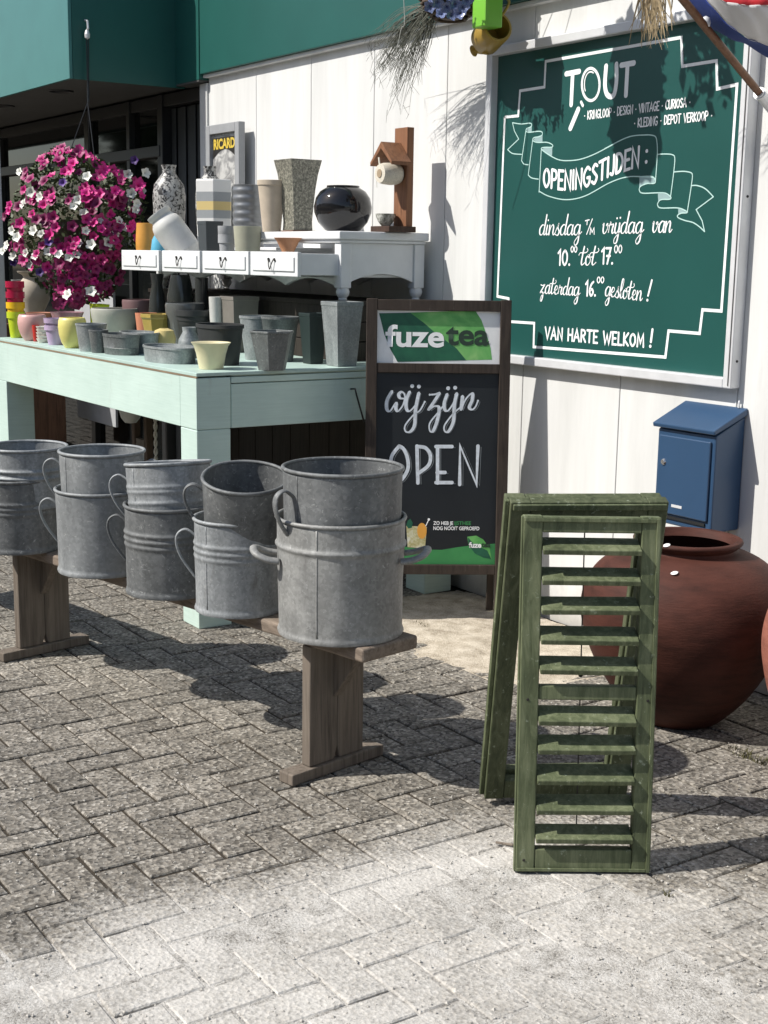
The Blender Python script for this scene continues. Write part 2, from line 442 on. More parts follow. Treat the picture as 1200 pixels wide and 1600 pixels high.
# small tufts of moss and weeds in the joints
def tuft(loc, n, h, spread, seed, label, mat):
    r_ = random.Random(seed); mb = MB()
    for i in range(n):
        a = r_.uniform(0,6.28); l = h*r_.uniform(.4,1); rr = spread*r_.random()**.5
        b0 = Vector((rr*math.cos(a)*2.2, rr*math.sin(a)*.6, 0)); lean = Vector((r_.uniform(-1,1),r_.uniform(-1,1),0))*l*.6
        wv = Vector((-math.sin(a),math.cos(a),0))*0.0016
        v_ = mb.verts([b0-wv, b0+wv, b0+lean*.5+Vector((0,0,l*.7))+wv*.7, b0+lean+Vector((0,0,l))])
        mb.face([v_[0],v_[1],v_[2]]); mb.face([v_[0],v_[2],v_[3]])
    return tag(mb.build('weed_tuft', mat, loc=loc), label, 'weeds', 'weeds growing in the paving joints')
WEED = paint('dry_weed_green', (0.085,0.080,0.030), 0.7)
tuft(onz(1170,1182)+Vector((0,0,-.004)), 170, .02, .045, 1, 'dry low weeds in the paving in front of the large brown jar', WEED)
tuft(onz(1032,1392)+Vector((0,0,-.004)), 60, .012, .02, 2, 'tiny weeds in a joint below the right corner of the louvred shutter', WEED)
tuft(onz(655,978)+Vector((0,0,.004)), 50, .016, .03, 3, 'small weeds on the sand under the chalkboard sign', WEED)

# ------------------------------------------------------------------ shop building
shop = empty('shop_building', (0,0,0), 0, 'white boarded shop front with green fascia and dark entrance windows', 'building')
xs = [-7.30]+[-6.725+0.5865*k for k in range(0, 14)]
for a, b_ in zip(xs, xs[1:]):
    mb = MB(); mb.bx(a+0.002, b_-0.002, 0.0, 0.04, 0.0, 2.56)
    mb.build('wall_board', WHITEWALL, shop, bevel=0.003)
mb = MB(); mb.bx(-7.3, xs[-1], 0.041, 0.5, -0.02, 3.3); mb.build('wall_core', plain('dark_gap',(0.1,0.1,0.1),.8), shop)
mb = MB(); mb.bx(-7.3, xs[-1], -0.055, 0.0, 2.518, 3.35); mb.build('fascia', GREENDK, shop, bevel=.004)
mb = MB(); mb.bx(-7.3, xs[-1], -0.035, -0.001, 2.500, 2.516); mb.build('drip_strip', WHITEWALL, shop)
# projecting canopy over the entrance
mb = MB(); mb.bx(-14, -7.63, -0.70, 0.35, 2.50, 3.6); mb.build('canopy_core', GREENDK, shop)
mb = MB(); mb.bx(-14.01, -7.612, -0.722, -0.702, 2.47, 3.62); mb.build('canopy_front', GREENSHEEN, shop, bevel=.002)
mb = MB(); mb.bx(-7.628, -7.612, -0.70, -0.0, 2.47, 3.62); mb.build('canopy_side', GREENDK, shop, bevel=.002)
mb = MB(); mb.bx(-7.61, -7.302, -0.06, 0.2, 2.49, 3.6); mb.build('canopy_return', GREENDK, shop)
mb = MB(); mb.bx(-14, -7.63, -0.70, 0.6, 2.490, 2.499); mb.build('soffit', SOFFIT, shop)
mb = MB(); mb.bx(-7.629, -7.31, -0.058, 0.6, 2.480, 2.489); mb.build('soffit', SOFFIT, shop)
for px, py in ((95,142),(5,165)):
    P = onz(px, py, 2.4895); mb = MB(); mb.lathe([(0,.0),(.06,.0),(.065,-.006),(.075,-.008),(.08,0.0)], 24, P)
    mb.build('downlight', FRAMEDK, shop, smooth=40)
# entrance: frames and dark panes
Y0 = 0.06
mb = MB(); mb.bx(-14,-7.31, Y0+.1, Y0+.5, -.02, 2.47); mb.build('entrance_backing', plain('entrance_dark',(0.006,0.006,0.006),.7), shop)
fx = [-13.2, -11.2, -9.28, -8.55, -8.05, -7.36]
for k, x in enumerate(fx):
    wd = .05 if k not in (2, 4) else .075
    mb = MB(); mb.bx(x-wd/2, x+wd/2, Y0-.03, Y0+.06, 0, 2.475); mb.build('mullion', FRAMEDK, shop, bevel=.003)
mb = MB(); mb.bx(-13.2,-7.31, Y0-.02, Y0+.055, 2.40, 2.474); mb.build('head_rail', FRAMEDK, shop, bevel=.003)
mb = MB(); mb.bx(-13.2,-8.05, Y0-.035, Y0+.05, 2.10, 2.17); mb.build('transom', FRAMEDK, shop, bevel=.003)
for a, b_ in zip(fx, fx[1:]):
    if b_ > -7.5: continue
    mb = MB(); mb.bx(a+.026, b_-.026, Y0+.01, Y0+.018, 0.05, 2.10); mb.build('pane', PANE, shop)
    mb = MB(); mb.bx(a+.026, b_-.026, Y0+.01, Y0+.018, 2.17, 2.40); mb.build('pane', PANE, shop)
for k in range(9):                                   # narrow vertical blind strips in the side light by the wall
    x = -8.0+k*0.069
    mb = MB(); mb.bx(x, x+.062, Y0+.03+.01*(k%2), Y0+.034+.01*(k%2), .05, 2.39); mb.build('blind_strip', STRIPE, shop)
mb = MB(); mb.bx(-7.395,-7.302, -.012, .2, 0, 2.475); mb.build('corner_post', WHITEWALL, shop, bevel=.003)

# hedge and trees across the street: what the window and the glazed pots mirror
mb = MB(); r_ = random.Random(5)
for i in range(15000):
    x = r_.uniform(-46, 26); hgt = 6.4+1.4*mn.noise(Vector((x*.18,0,2)))+0.8*mn.noise(Vector((x*.9,3,2)))
    z = hgt*r_.random()**.8; y = -15.5+r_.uniform(-1.2,1.2)*(1-z/14)
    p = Vector((x,y,z)); s_ = r_.uniform(.18,.4)
    a = Vector((r_.uniform(-1,1),r_.uniform(-1,1),r_.uniform(-1,1))).normalized(); b_ = a.orthogonal().normalized()
    mb.poly([p-a*s_, p+b_*s_*.6, p+a*s_, p-b_*s_*.6])
LEAFDK = paint('hedge_leaf', (0.035,0.055,0.018), 0.6, .5, 3)
o = mb.build('hedge', LEAFDK); tag(o, 'tall leafy hedge across the street', 'hedge', kind='stuff')
# ------------------------------------------------------------------ stroke lettering
def S(*p): return ('s', p)
def Pp(*p): return ('p', p)
def Dt(x, y): return ('d', ((x, y),))
BOWL = S((.43,.42),(.27,.5),(.08,.32),(.08,.06),(.22,.0),(.36,.18),(.43,.45))
GL = {
 'A': (.62,[Pp((0,0),(.3,1),(.6,0)),Pp((.1,.34),(.5,.34))]), 'C': (.5,[S((.5,.86),(.3,1),(.05,.7),(.05,.3),(.3,0),(.5,.14))]),
 'D': (.55,[Pp((.04,0),(.04,1)),S((.04,1),(.35,.92),(.54,.5),(.35,.08),(.04,0))]), 'E': (.45,[Pp((.45,1),(.04,1),(.04,0),(.45,0)),Pp((.04,.5),(.36,.5))]),
 'G': (.58,[S((.54,.86),(.32,1),(.05,.7),(.05,.3),(.3,0),(.52,.16),(.54,.44)),Pp((.54,.44),(.34,.44))]), 'H': (.55,[Pp((.04,0),(.04,1)),Pp((.52,0),(.52,1)),Pp((.04,.5),(.52,.5))]),
 'I': (.12,[Pp((.06,0),(.06,1))]), 'J': (.32,[S((.28,1),(.28,.3),(.2,.02),(.02,.1))]), 'K': (.5,[Pp((.04,0),(.04,1)),Pp((.48,1),(.06,.48),(.5,0))]),
 'L': (.42,[Pp((.04,1),(.04,0),(.42,0))]), 'M': (.68,[Pp((.03,0),(.08,1),(.34,.3),(.6,1),(.66,0))]), 'N': (.55,[Pp((.04,0),(.04,1),(.52,0),(.52,1))]),
 'O': (.6,[S((.3,1),(.08,.75),(.06,.3),(.3,0),(.54,.3),(.52,.75),(.3,1))]), 'P': (.5,[Pp((.04,0),(.04,1)),S((.04,1),(.38,.95),(.48,.72),(.36,.5),(.04,.46))]),
 'R': (.52,[Pp((.04,0),(.04,1)),S((.04,1),(.36,.95),(.46,.74),(.34,.54),(.06,.5)),Pp((.2,.5),(.52,0))]), 'S': (.48,[S((.44,.88),(.24,1),(.06,.78),(.24,.54),(.44,.28),(.26,0),(.03,.14))]),
 'T': (.56,[Pp((0,1),(.56,1)),Pp((.28,1),(.28,0))]), 'U': (.55,[S((.04,1),(.04,.4),(.14,.06),(.28,0),(.44,.08),(.52,.4),(.52,1))]),
 'V': (.55,[Pp((0,1),(.28,0),(.55,1))]), 'W': (.8,[Pp((0,1),(.2,0),(.4,.75),(.6,0),(.8,1))]),
 'a': (.50,[BOWL,S((.44,.48),(.38,.12),(.44,.0),(.55,.1))]), 'd': (.50,[BOWL,S((.52,1.0),(.44,.5),(.38,.12),(.44,.0),(.55,.1))]),
 'i': (.24,[S((.12,.48),(.06,.14),(.12,0),(.26,.12)),Dt(.15,.72)]), 'ij': (.42,[S((.10,.48),(.05,.14),(.14,0),(.28,.14),(.34,.46)),S((.35,.48),(.32,0),(.24,-.4),(.08,-.46),(.06,-.26),(.3,-.02),(.46,.12)),Dt(.14,.7),Dt(.36,.72)]),
 'n': (.46,[S((.06,.48),(.03,0)),S((.03,.04),(.14,.36),(.28,.5),(.35,.38),(.32,.12),(.38,0),(.5,.12))]), 's': (.36,[S((.0,.05),(.12,.3),(.24,.54),(.2,.36),(.32,.16),(.22,-.02),(.06,.02))]),
 'g': (.50,[BOWL,S((.44,.48),(.41,0),(.36,-.36),(.2,-.5),(.12,-.34),(.36,-.06),(.58,.14))]), 'v': (.42,[S((.02,.42),(.07,.46),(.06,.12),(.18,0),(.34,.2),(.36,.46),(.28,.38),(.46,.36))]),
 'r': (.40,[S((.02,.06),(.10,.52),(.16,.40),(.32,.42),(.26,.12),(.32,0),(.44,.1))]), 't': (.36,[S((.24,.92),(.16,.5),(.11,.12),(.18,0),(.36,.12)),S((-.10,.50),(-.02,.60),(.18,.60),(.40,.62),(.50,.72),(.46,.80))]),
 'o': (.40,[S((.22,.5),(.06,.32),(.08,.05),(.22,0),(.36,.18),(.32,.42),(.2,.48),(.28,.36),(.46,.4))]), 'l': (.28,[S((.0,.08),(.24,.6),(.28,.95),(.18,.95),(.1,.5),(.10,.08),(.18,0),(.32,.12))]),
 'z': (.44,[S((.04,.5),(.2,.46),(.38,.52),(.2,.26),(.04,.03),(.24,.08),(.28,-.16),(.18,-.46),(.08,-.4),(.16,-.16),(.44,.08))]), 'e': (.38,[S((.02,.16),(.26,.3),(.28,.46),(.16,.48),(.06,.28),(.12,.02),(.28,.02),(.42,.16))]),
 '0': (.5,[S((.25,1),(.06,.72),(.06,.28),(.25,0),(.44,.28),(.44,.72),(.25,1))]), '1': (.24,[Pp((.0,.8),(.18,1),(.18,0))]), '6': (.46,[S((.42,.95),(.2,.75),(.05,.3),(.22,0),(.42,.22),(.3,.45),(.1,.34))]),
 '7': (.42,[Pp((0,1),(.42,1),(.16,0)),Pp((.1,.5),(.38,.5))]), '!': (.2,[Pp((.12,1),(.08,.32)),Dt(.06,.03)]), '.': (.12,[Dt(.05,.02)]), ':': (.2,[Dt(.1,.2),Dt(.1,.7)]), '·': (.2,[Dt(.1,.45)]), '/': (.4,[Pp((0,0),(.4,1))]), ' ': (.32,[]),
}
class Ink:
    """ribbons of paint laid on a plane: pts are 2D (u, v) in metres"""
    def __init__(s, O, U, V, Nn, off): s.O, s.U, s.V, s.off = O, U, V, Nn*off; s.mb = MB(); s.k = 0
    def w(s, p): return s.O + s.U*p[0] + s.V*p[1] + s.off
    def ribbon(s, pts, wd, brush=False):
        pts = [Vector((p[0], p[1])) for p in pts]
        q = [pts[0]]
        for p in pts[1:]:
            if (p-q[-1]).length > 1e-5: q.append(p)
        pts = q; n = len(pts)
        if n < 2: return
        s.off = s.off + s.off.normalized()*0.00002     # each stroke a hair above the last
        L = []; R = []
        for i in range(n):
            a = pts[i]-pts[i-1] if i else pts[1]-pts[0]
            b = pts[i+1]-pts[i] if i < n-1 else a
            a = a.normalized(); b = b.normalized(); t = (a+b)
            if t.length < 1e-4: t = a.copy()
            t.normalize(); m = Vector((-t.y, t.x)); cs = max(.45, m.dot(Vector((-a.y, a.x))))
            ww = wd/2
            if brush: ww *= 0.55+0.62*max(0.0, -t.y)
            L.append(pts[i]+m*ww/cs); R.append(pts[i]-m*ww/cs)
        VL = s.mb.verts([s.w(p) for p in L]); VR = s.mb.verts([s.w(p) for p in R])
        for i in range(n-1): s.mb.face([VL[i],VL[i+1],VR[i+1],VR[i]])
        for e, t in ((pts[0], pts[0]-pts[1]), (pts[-1], pts[-1]-pts[-2])):       # round ends
            ww = (wd/2)*(0.8 if brush else 1.0); a0 = math.atan2(t.y, t.x)
            s.mb.poly([s.w(e+Vector((math.cos(a0+a)*ww, math.sin(a0+a)*ww))+Vector((0,0))) + s.off.normalized()*.00001 for a in [(-.5+j/8)*math.pi for j in range(9)]])
    def dot(s, p, r):
        s.off = s.off + s.off.normalized()*0.00002
        s.mb.poly([s.w((p[0]+r*math.cos(a), p[1]+r*math.sin(a))) for a in [j*math.pi/6 for j in range(12)]])
    def fill(s, pts): s.mb.poly([s.w(p) for p in pts])
    def text(s, glyphs, basepts, h, wd, brush=False, track=.14, slant=0.0, narrow=1.0):
        """glyphs set along the smooth baseline basepts, stretched to fill it"""
        B = catmull(basepts, 12) if len(basepts) > 2 else basepts
        B = [Vector(b) for b in B]; acc = [0.0]
        for a, b in zip(B, B[1:]): acc.append(acc[-1]+(b-a).length)
        tot = sum(GL[g][0]*narrow for g in glyphs) + track*(len(glyphs)-1)
        kx = acc[-1]/tot
        def at(d):
            d = max(0.0, min(acc[-1]*0.99999, d))
            for i in range(len(B)-1):
                if acc[i+1] >= d:
                    t = (d-acc[i])/max(1e-9, acc[i+1]-acc[i]); return B[i].lerp(B[i+1], t), (B[i+1]-B[i]).normalized()
            return B[-1], (B[-1]-B[-2]).normalized()
        x = 0.0
        for g in glyphs:
            wdt, strokes = GL[g]
            c0, t0 = at((x+wdt*narrow*.5)*kx)
            for kind, pts in strokes:
                def tr(p):
                    lx = (p[0]-wdt*.5)*narrow*kx + slant*p[1]*h
                    return (c0.x + t0.x*lx, c0.y + t0.y*lx + p[1]*h)
                if kind == 'd': s.dot(tr(pts[0]), wd*.62)
                else:
                    q = catmull(pts, 7) if kind == 's' else pts
                    s.ribbon([tr(p) for p in q], wd, brush)
            x += wdt*narrow+track
    def build(s, name, mat, parent): return s.mb.build(name, mat, parent)

CHALK = plain('white_paint_marker', (0.80,0.82,0.82), .6)
MINTLINE = plain('pale_mint_paint_marker', (0.42,0.62,0.58), .6)
HATCH = plain('thin_grey_blue_marker', (0.26,0.38,0.38), .7)
ALU = plain('white_aluminium', (0.66,0.67,0.68), .38, .2)
BOARDGREEN = paint('green_board_enamel', (0.014,0.075,0.066), .30, .10, 2.5, bmp=.05)

# ------------------------------------------------------------------ opening-hours board on the wall
SX0, SX1, SZ0, SZ1, SY = -4.625, -3.195, 1.065, 2.362, -0.052
sign = empty('opening_hours_board', (0,0,0), 0, 'large green board on the white wall with white painted opening hours', 'sign')
mb = MB(); mb.bx(SX0+.02, SX1-.02, SY+.036, -.004, SZ0+.02, SZ1-.02); mb.build('panel', BOARDGREEN, sign)
fw = .036
def frame_bar(poly_box, nm='frame_bar'):
    mb = MB(); mb.bx(*poly_box); return mb.build(nm, ALU, sign, bevel=.004)
frame_bar((SX0, SX0+fw, SY, -.001, SZ0, SZ1)); frame_bar((SX1-fw, SX1, SY, -.001, SZ0, SZ1))
frame_bar((SX0+fw+.0005, SX1-fw-.0005, SY, -.001, SZ0, SZ0+fw)); frame_bar((SX0+fw+.0005, SX1-fw-.0005, SY, -.001, SZ1-fw, SZ1))
mb = MB(); mb.bx(SX1-.012, SX1-.009, SY-.003, SY, SZ0+.01, SZ1-.01); mb.build('frame_groove', plain('groove_dark',(0.1,0.1,0.1),.6), sign)
for zz in (1.16, 1.72, 2.25):
    mb = MB(); mb.lathe([(0,.0035),(.004,.003),(.005,0)], 12, (0,0,0), rot=Matrix.Rotation(math.radians(90),3,'Y')); mb.build('screw', FRAMEDK, sign, loc=(SX1+.0002, -.026, zz))
PY = SY+.036
SO = Vector((0, PY, 0)); SN = Vector((0,-1,0))
def sp(x, y):
    P = ony(x, y, PY); return (P.x, P.z)
def spx(pts, o=(0,0), k=1.0): return [sp(o[0]+x/k, o[1]+y/k) for x, y in pts]
PXM = mpp(ony(960, 300, PY))
def ink(off=.0012): return Ink(SO, Vector((1,0,0)), Vector((0,0,1)), SN, off)
I = ink()
BORDER = [(789,183),(810,181),(813,142),(851,136),(853,96),(1065,58.5),(1066.5,103.5),(1120,95),(1121,139),(1152,132),(1127.5,486),(1098,484),(1093.5,521),(1045,517),(1040,558),(834,542),(835,505),(798,502.5),(795,466.5),(777.5,463),(789,183)]
I.ribbon(spx(BORDER), 4.6*PXM); I.build('border_line', CHALK, sign)
# shop name with a magnifying glass for the O
I = ink(); W1 = 8.2*PXM
Z5 = (840, 0); K5 = 3.3333
for st in ([(150,385),(218,372)],[(184,382),(176,545)],[(358,345),(352,440),(362,490),(385,503),(402,485),(412,420),(412,335)],[(437,340),(503,328)],[(470,335),(461,496)]):
    q = catmull(st, 6) if len(st) > 3 else st
    I.ribbon(spx(q, Z5, K5), W1)
ring = [(278+46*math.cos(a), 440+84*math.sin(a)) for a in [j*2*math.pi/36 for j in range(37)]]
I.ribbon(spx(ring, Z5, K5), 4.6*PXM)
I.ribbon(spx([(278+33*math.cos(a), 440+66*math.sin(a)) for a in [math.radians(150+j*12) for j in range(13)]], Z5, K5), 2.2*PXM)
I.ribbon(spx([(228,532),(237,550)], Z5, K5), 5*PXM); I.ribbon(spx([(213,570),(172,668)], Z5, K5), 9*PXM)
I.build('shop_name', CHALK, sign)
I = ink()
I.text(list('· KRINGLOOP · DESIGN · VINTAGE · CURIOSA ·'), spx([(913,187),(1079,166)]), 12.5*PXM, 1.9*PXM, track=.12)
I.build('lettering', CHALK, sign); I = ink()
I.text(list('· KLEDING · DEPOT VERKOOP ·'), spx([(991,199),(1113,187)]), 12.5*PXM, 1.9*PXM, track=.12)
I.build('lettering', CHALK, sign)
I = ink()
I.text(list('OPENINGSTIJDEN'), spx([(849,291),(885,296),(920,290),(950,276),(980,265),(998,260)]), 29*PXM, 4.8*PXM, track=.15)
I.build('lettering', CHALK, sign); I = ink()
I.dot(sp(1011,236), 2.9*PXM); I.dot(sp(1010,253), 2.9*PXM)
I.build('lettering', CHALK, sign)
# ribbon banner
I = ink(.001); T = 1.7*PXM
ZC = (780,170); KC = 6.6667; ZD = (980,210); KD = 8.0
def line(pts, o, k, sm=True): I.ribbon(spx(catmull(pts, 6) if sm else pts, o, k), T)
line([(140,145),(160,230),(205,315),(90,425)], ZC, KC, False); line([(90,425),(140,465),(235,475)], ZC, KC)
line([(140,145),(230,158),(320,150),(340,165),(330,190),(290,205),(282,230),(310,245),(400,235),(445,240),(450,270),(420,290),(365,300),(352,330),(400,350),(500,350),(555,375),(550,400),(470,402),(442,420),(520,480),(620,530),(720,540),(850,525),(1000,470),(1200,365)], ZC, KC)
line([(280,230),(235,540)], ZC, KC, False); line([(235,540),(260,575),(305,583)], ZC, KC); line([(350,330),(305,690)], ZC, KC, False); line([(305,690),(340,720),(410,733)], ZC, KC)
line([(440,430),(418,870)], ZC, KC, False)
line([(350,775),(470,715),(560,703),(610,708),(622,730)], Z5, K5); line([(622,730),(625,800),(615,945)], Z5, K5)
line([(8,995),(60,1022),(150,1040),(250,1020),(380,950),(480,920),(600,925)], Z5, K5)
line([(150,530),(300,525),(350,560),(345,610),(250,615),(170,650),(155,700),(200,735),(380,730),(480,735),(545,780),(535,810),(430,815),(390,850),(385,890),(430,920),(640,920),(750,965),(740,980),(680,985),(635,1010),(640,1040),(720,1075),(820,1100),(900,1150),(970,1215)], ZD, KD)
line([(970,1215),(940,1080),(865,940),(1080,780)], ZD, KD, False); line([(1080,780),(980,680),(880,640),(810,640)], ZD, KD)
line([(380,250),(480,245),(570,255),(598,300),(585,470),(545,780)], ZD, KD); line([(585,470),(700,462),(790,475),(818,510),(805,640),(755,965)], ZD, KD)
I.build('banner_line', MINTLINE, sign)
I = ink(.0006)
for o, k, pl in ((ZC,KC,[(340,170),(340,240),(300,240),(285,215)]),(ZC,KC,[(452,270),(452,350),(400,348),(355,325),(380,295)]),(ZC,KC,[(555,395),(552,490),(500,470),(445,428),(470,403)]),
                 (ZD,KD,[(155,530),(300,528),(348,560),(345,608),(250,612),(170,645),(152,690)]),(ZD,KD,[(385,732),(480,738),(542,780),(535,808),(430,815),(390,848)]),(ZD,KD,[(640,922),(750,965),(680,982),(640,1005)])):
    I = ink(.0006); I.fill(spx(pl, o, k)); I.build('banner_hatching', HATCH, sign)
I = ink(); BW = 2.6*PXM
def word(s_, x0, y0, x1, y1, h, wd=BW, brush=True, track=.0, slant=.0):
    I.text(s_, [sp(x0,y0), sp(x1,y1)], h*PXM, wd, brush, track, slant)
word(list('dinsdag'), 842,367, 907,367, 33, slant=.06)
I.build('lettering', CHALK, sign); I = ink()
I.ribbon(spx([(915,345),(921,343.5)]), 1.8*PXM); I.ribbon(spx([(918,344),(917.5,351)]), 1.8*PXM); I.ribbon(spx([(926,342),(917,366)]), 1.8*PXM)
word(['M'], 922,366, 929,366, 10, 1.8*PXM, False)
I.build('lettering', CHALK, sign); I = ink()
word(['v','r','ij','d','a','g'], 941,365, 1004,364, 33, slant=.06)
I.build('lettering', CHALK, sign); I = ink()
word(list('van'), 1019,363, 1049,363, 33, slant=.06)
I.build('lettering', CHALK, sign); I = ink()
word(list('10.'), 872,414, 891,414, 24, 3.6*PXM, False, .12); word(list('00'), 892,394, 902,394, 9.5, 2*PXM, False, .1)
I.build('lettering', CHALK, sign); I = ink()
word(list('tot'), 906,414, 931,414, 32, slant=.06)
I.build('lettering', CHALK, sign); I = ink()
word(list('17.'), 940,412, 958,412, 24, 3.6*PXM, False, .12); word(list('00'), 960,395, 972,395, 12, 2*PXM, False, .1)
I.build('lettering', CHALK, sign); I = ink()
word(list('zaterdag'), 844,458, 905,462, 28, 2.4*PXM, slant=.06)
I.build('lettering', CHALK, sign); I = ink()
word(list('16.'), 915,462, 931,462, 23, 3.6*PXM, False, .12); word(list('00'), 933,442, 944,442, 9.5, 2*PXM, False, .1)
I.build('lettering', CHALK, sign); I = ink()
word(list('gesloten'), 945,462, 1003,470, 30, 2.4*PXM, slant=.06)
I.ribbon(spx([(1019,438),(1013,462)]), 3.4*PXM); I.dot(sp(1012,469), 2.2*PXM)
I.build('lettering', CHALK, sign)
I = ink()
I.text(list('VAN HARTE WELKOM'), spx([(852,529),(1006,542)]), 19*PXM, 3.6*PXM, track=.17)
I.ribbon(spx([(1020,515),(1017.5,534)]), 4.4*PXM); I.dot(sp(1016.5,541), 2.6*PXM)
I.build('lettering', CHALK, sign)

# ------------------------------------------------------------------ built-in font lettering on a plane
def type_text(body, O, U, V, Nn, size, mat, name, parent, off=.0015, bold=0.0, fit=None, align='LEFT', shear=0.0):
    cu = bpy.data.curves.new('t', 'FONT'); cu.body = body; cu.size = size; cu.offset = bold; cu.shear = shear; cu.resolution_u = 4
    cu.fill_mode = 'FRONT'
    ob = bpy.data.objects.new('t', cu); col.objects.link(ob)
    bpy.context.view_layer.update()
    dg = bpy.context.evaluated_depsgraph_get()
    me = bpy.data.meshes.new_from_object(ob.evaluated_get(dg)); bpy.data.objects.remove(ob)
    xs_ = [v_.co.x for v_ in me.vertices]; x0, x1 = min(xs_), max(xs_)
    k = (fit/(x1-x0)) if fit else 1.0
    for v_ in me.vertices:
        v_.co = O + U*((v_.co.x-x0)*k) + V*v_.co.y + Nn*off
    me.materials.clear(); me.materials.append(mat); me.name = name
    o = bpy.data.objects.new(name, me); col.objects.link(o); o.parent = parent
    return o

# ------------------------------------------------------------------ chalkboard pavement sign
APSI = 1.02; ALAM = 0.0727; AW = 0.592; AP = Vector((-4.378,-.4387,0))-Vector((math.cos(APSI),math.sin(APSI),0))*(AW/2); AH = 1.336
AU = Vector((math.cos(APSI), math.sin(APSI), 0)); AN0 = Vector((math.sin(APSI), -math.cos(APSI), 0))
AV = (-AN0*math.sin(ALAM) + Vector((0,0,1))*math.cos(ALAM)); AN = AU.cross(AV)
AR = Matrix((AU, AV, AN)).transposed()       # local x = width, y = up the board, z = towards the viewer
aboard = empty('pavement_sign', (0,0,0), 0, 'brown framed chalkboard sign with OPEN lettering beside the table', 'sign')
DARKWOOD = wood('dark_brown_sign_wood', (0.050,0.038,0.030), (0.022,0.017,0.014), 'z', .6, worn=(0.11,0.09,0.075))
CHALKBOARD = paint('blackboard', (0.0085,0.0115,0.0145), .5, .3, 5)
def ab(name, u0, u1, v0, v1, n0, n1, mat, parent=None, bevel=.0025):
    mb = MB(); c = AP+AU*((u0+u1)/2)+AV*((v0+v1)/2)+AN*((n0+n1)/2)
    mb.box(c, (u1-u0, v1-v0, n1-n0), AR); return mb.build(name, mat, parent or aboard, bevel=bevel)
def ap(x, y):
    P = onplane(x, y, AP, AN); q = P-AP; return q.dot(AU), q.dot(AV)
vt = ap(690,495)[1]; v_mid0 = ap(690,583)[1]; v_mid1 = ap(690,568)[1]; vb1 = ap(690,882)[1]; vb0 = ap(690,897)[1]
SW = .044
ab('stile', 0, SW, 0, AH, -.014, .014, DARKWOOD); ab('stile', AW-SW, AW, 0, AH, -.014, .014, DARKWOOD)
vtop = ap(690,486)[1]
ab('top_rail', SW+.0005, AW-SW-.0005, vtop, AH-.003, -.013, .013, DARKWOOD)
ab('middle_rail', SW+.0005, AW-SW-.0005, v_mid0, v_mid1, -.012, .012, DARKWOOD)
ab('bottom_rail', SW+.0005, AW-SW-.0005, vb0, vb1, -.012, .012, DARKWOOD)
ab('chalkboard', SW-.002, AW-SW+.002, vb1-.004, v_mid0+.004, -.008, -.002, CHALKBOARD, bevel=0)
hp = ab('header_card', SW-.002, AW-SW+.002, v_mid1-.004, vtop+.004, -.008, -.002, plain('white_card',(0.86,0.87,0.86),.5), bevel=0)
# rear legs of the folding sign
for u0 in (.03, AW-.06):
    mb = MB(); t0 = AP+AU*(u0+.015)+AV*(AH-.06)-AN*.022; t1 = AP+AU*(u0+.015)-AN0*.155; t1.z = .012
    dirv = (t1-t0).normalized(); xx = AU; yy = dirv.cross(xx)
    mb.box((t0+t1)/2, (.03,(t1-t0).length,.02), Matrix((xx, dirv, xx.cross(dirv))).transposed()); mb.build('rear_leg', DARKWOOD, aboard, bevel=.002)
def aink(off): return Ink(AP+AN*(-.002), AU, AV, AN, off)
ZE = (590,580); KE = 6.6667; AM = mpp(AP+AV*.8)
WIJ = [[(150,210),(100,300),(95,390),(130,415),(190,330),(190,390),(215,415),(265,350),(285,260),(255,215),(220,240),(235,280),(290,285)],
 [(335,215),(300,300),(300,390),(335,415),(400,340),(430,225)],[(430,225),(395,400),(385,560),(340,630),(290,625),(290,560),(380,450),(440,410),(490,320)],
 [(545,245),(600,240),(640,230),(600,300),(535,400),(590,365),(640,380),(625,500),(580,620),(545,620),(545,540),(630,430),(700,340)],
 [(725,240),(695,330),(700,400),(735,410),(790,330),(810,250)],[(825,230),(800,350),(790,520),(740,625),(700,625),(700,560),(790,440),(860,380)],
 [(885,260),(870,400)],[(870,400),(920,290),(985,230),(985,300),(955,375),(985,400),(1020,370),(1045,310)]]
DOTS = [(360,155),(430,160),(735,178),(808,172)]
OPEN_ = [('s',[(225,780),(150,880),(140,1000),(200,1130),(250,1130),(315,1020),(310,900),(270,810),(225,780)]),('p',[(410,780),(420,1165)]),('s',[(410,785),(500,800),(550,880),(530,980),(430,1060)]),
 ('p',[(625,785),(625,1165)]),('p',[(608,785),(775,785)]),('p',[(620,1055),(702,1055)]),('p',[(608,1160),(775,1160)]),('p',[(855,1180),(860,780),(1030,1180),(1045,780)])]
def apx(pts, dx=0, dy=0): return [ap(ZE[0]+(x+dx)/KE, ZE[1]+(y+dy)/KE) for x, y in pts]
I = aink(.0008)
for st in WIJ: I.ribbon(apx(catmull(st,7), 22, 10), 1.0*AM)
for kd, st in OPEN_: I.ribbon(apx(catmull(st,6) if kd == 's' else st, 33, 12), 1.1*AM)
I.build('lettering_outline', plain('grey_chalk',(0.17,0.19,0.20),.8), aboard)
BLUECHALK = paint('pale_blue_chalk', (0.68,0.73,0.78), .7, .22, 60)
I = aink(.0014)
for st in WIJ: I.ribbon(apx(catmull(st,7)), 4.6*AM, True)
for d_ in DOTS: I.dot(apx([d_])[0], 3.1*AM)
for kd, st in OPEN_: I.ribbon(apx(catmull(st,6) if kd == 's' else st), 5.6*AM)
I.build('lettering', BLUECHALK, aboard)
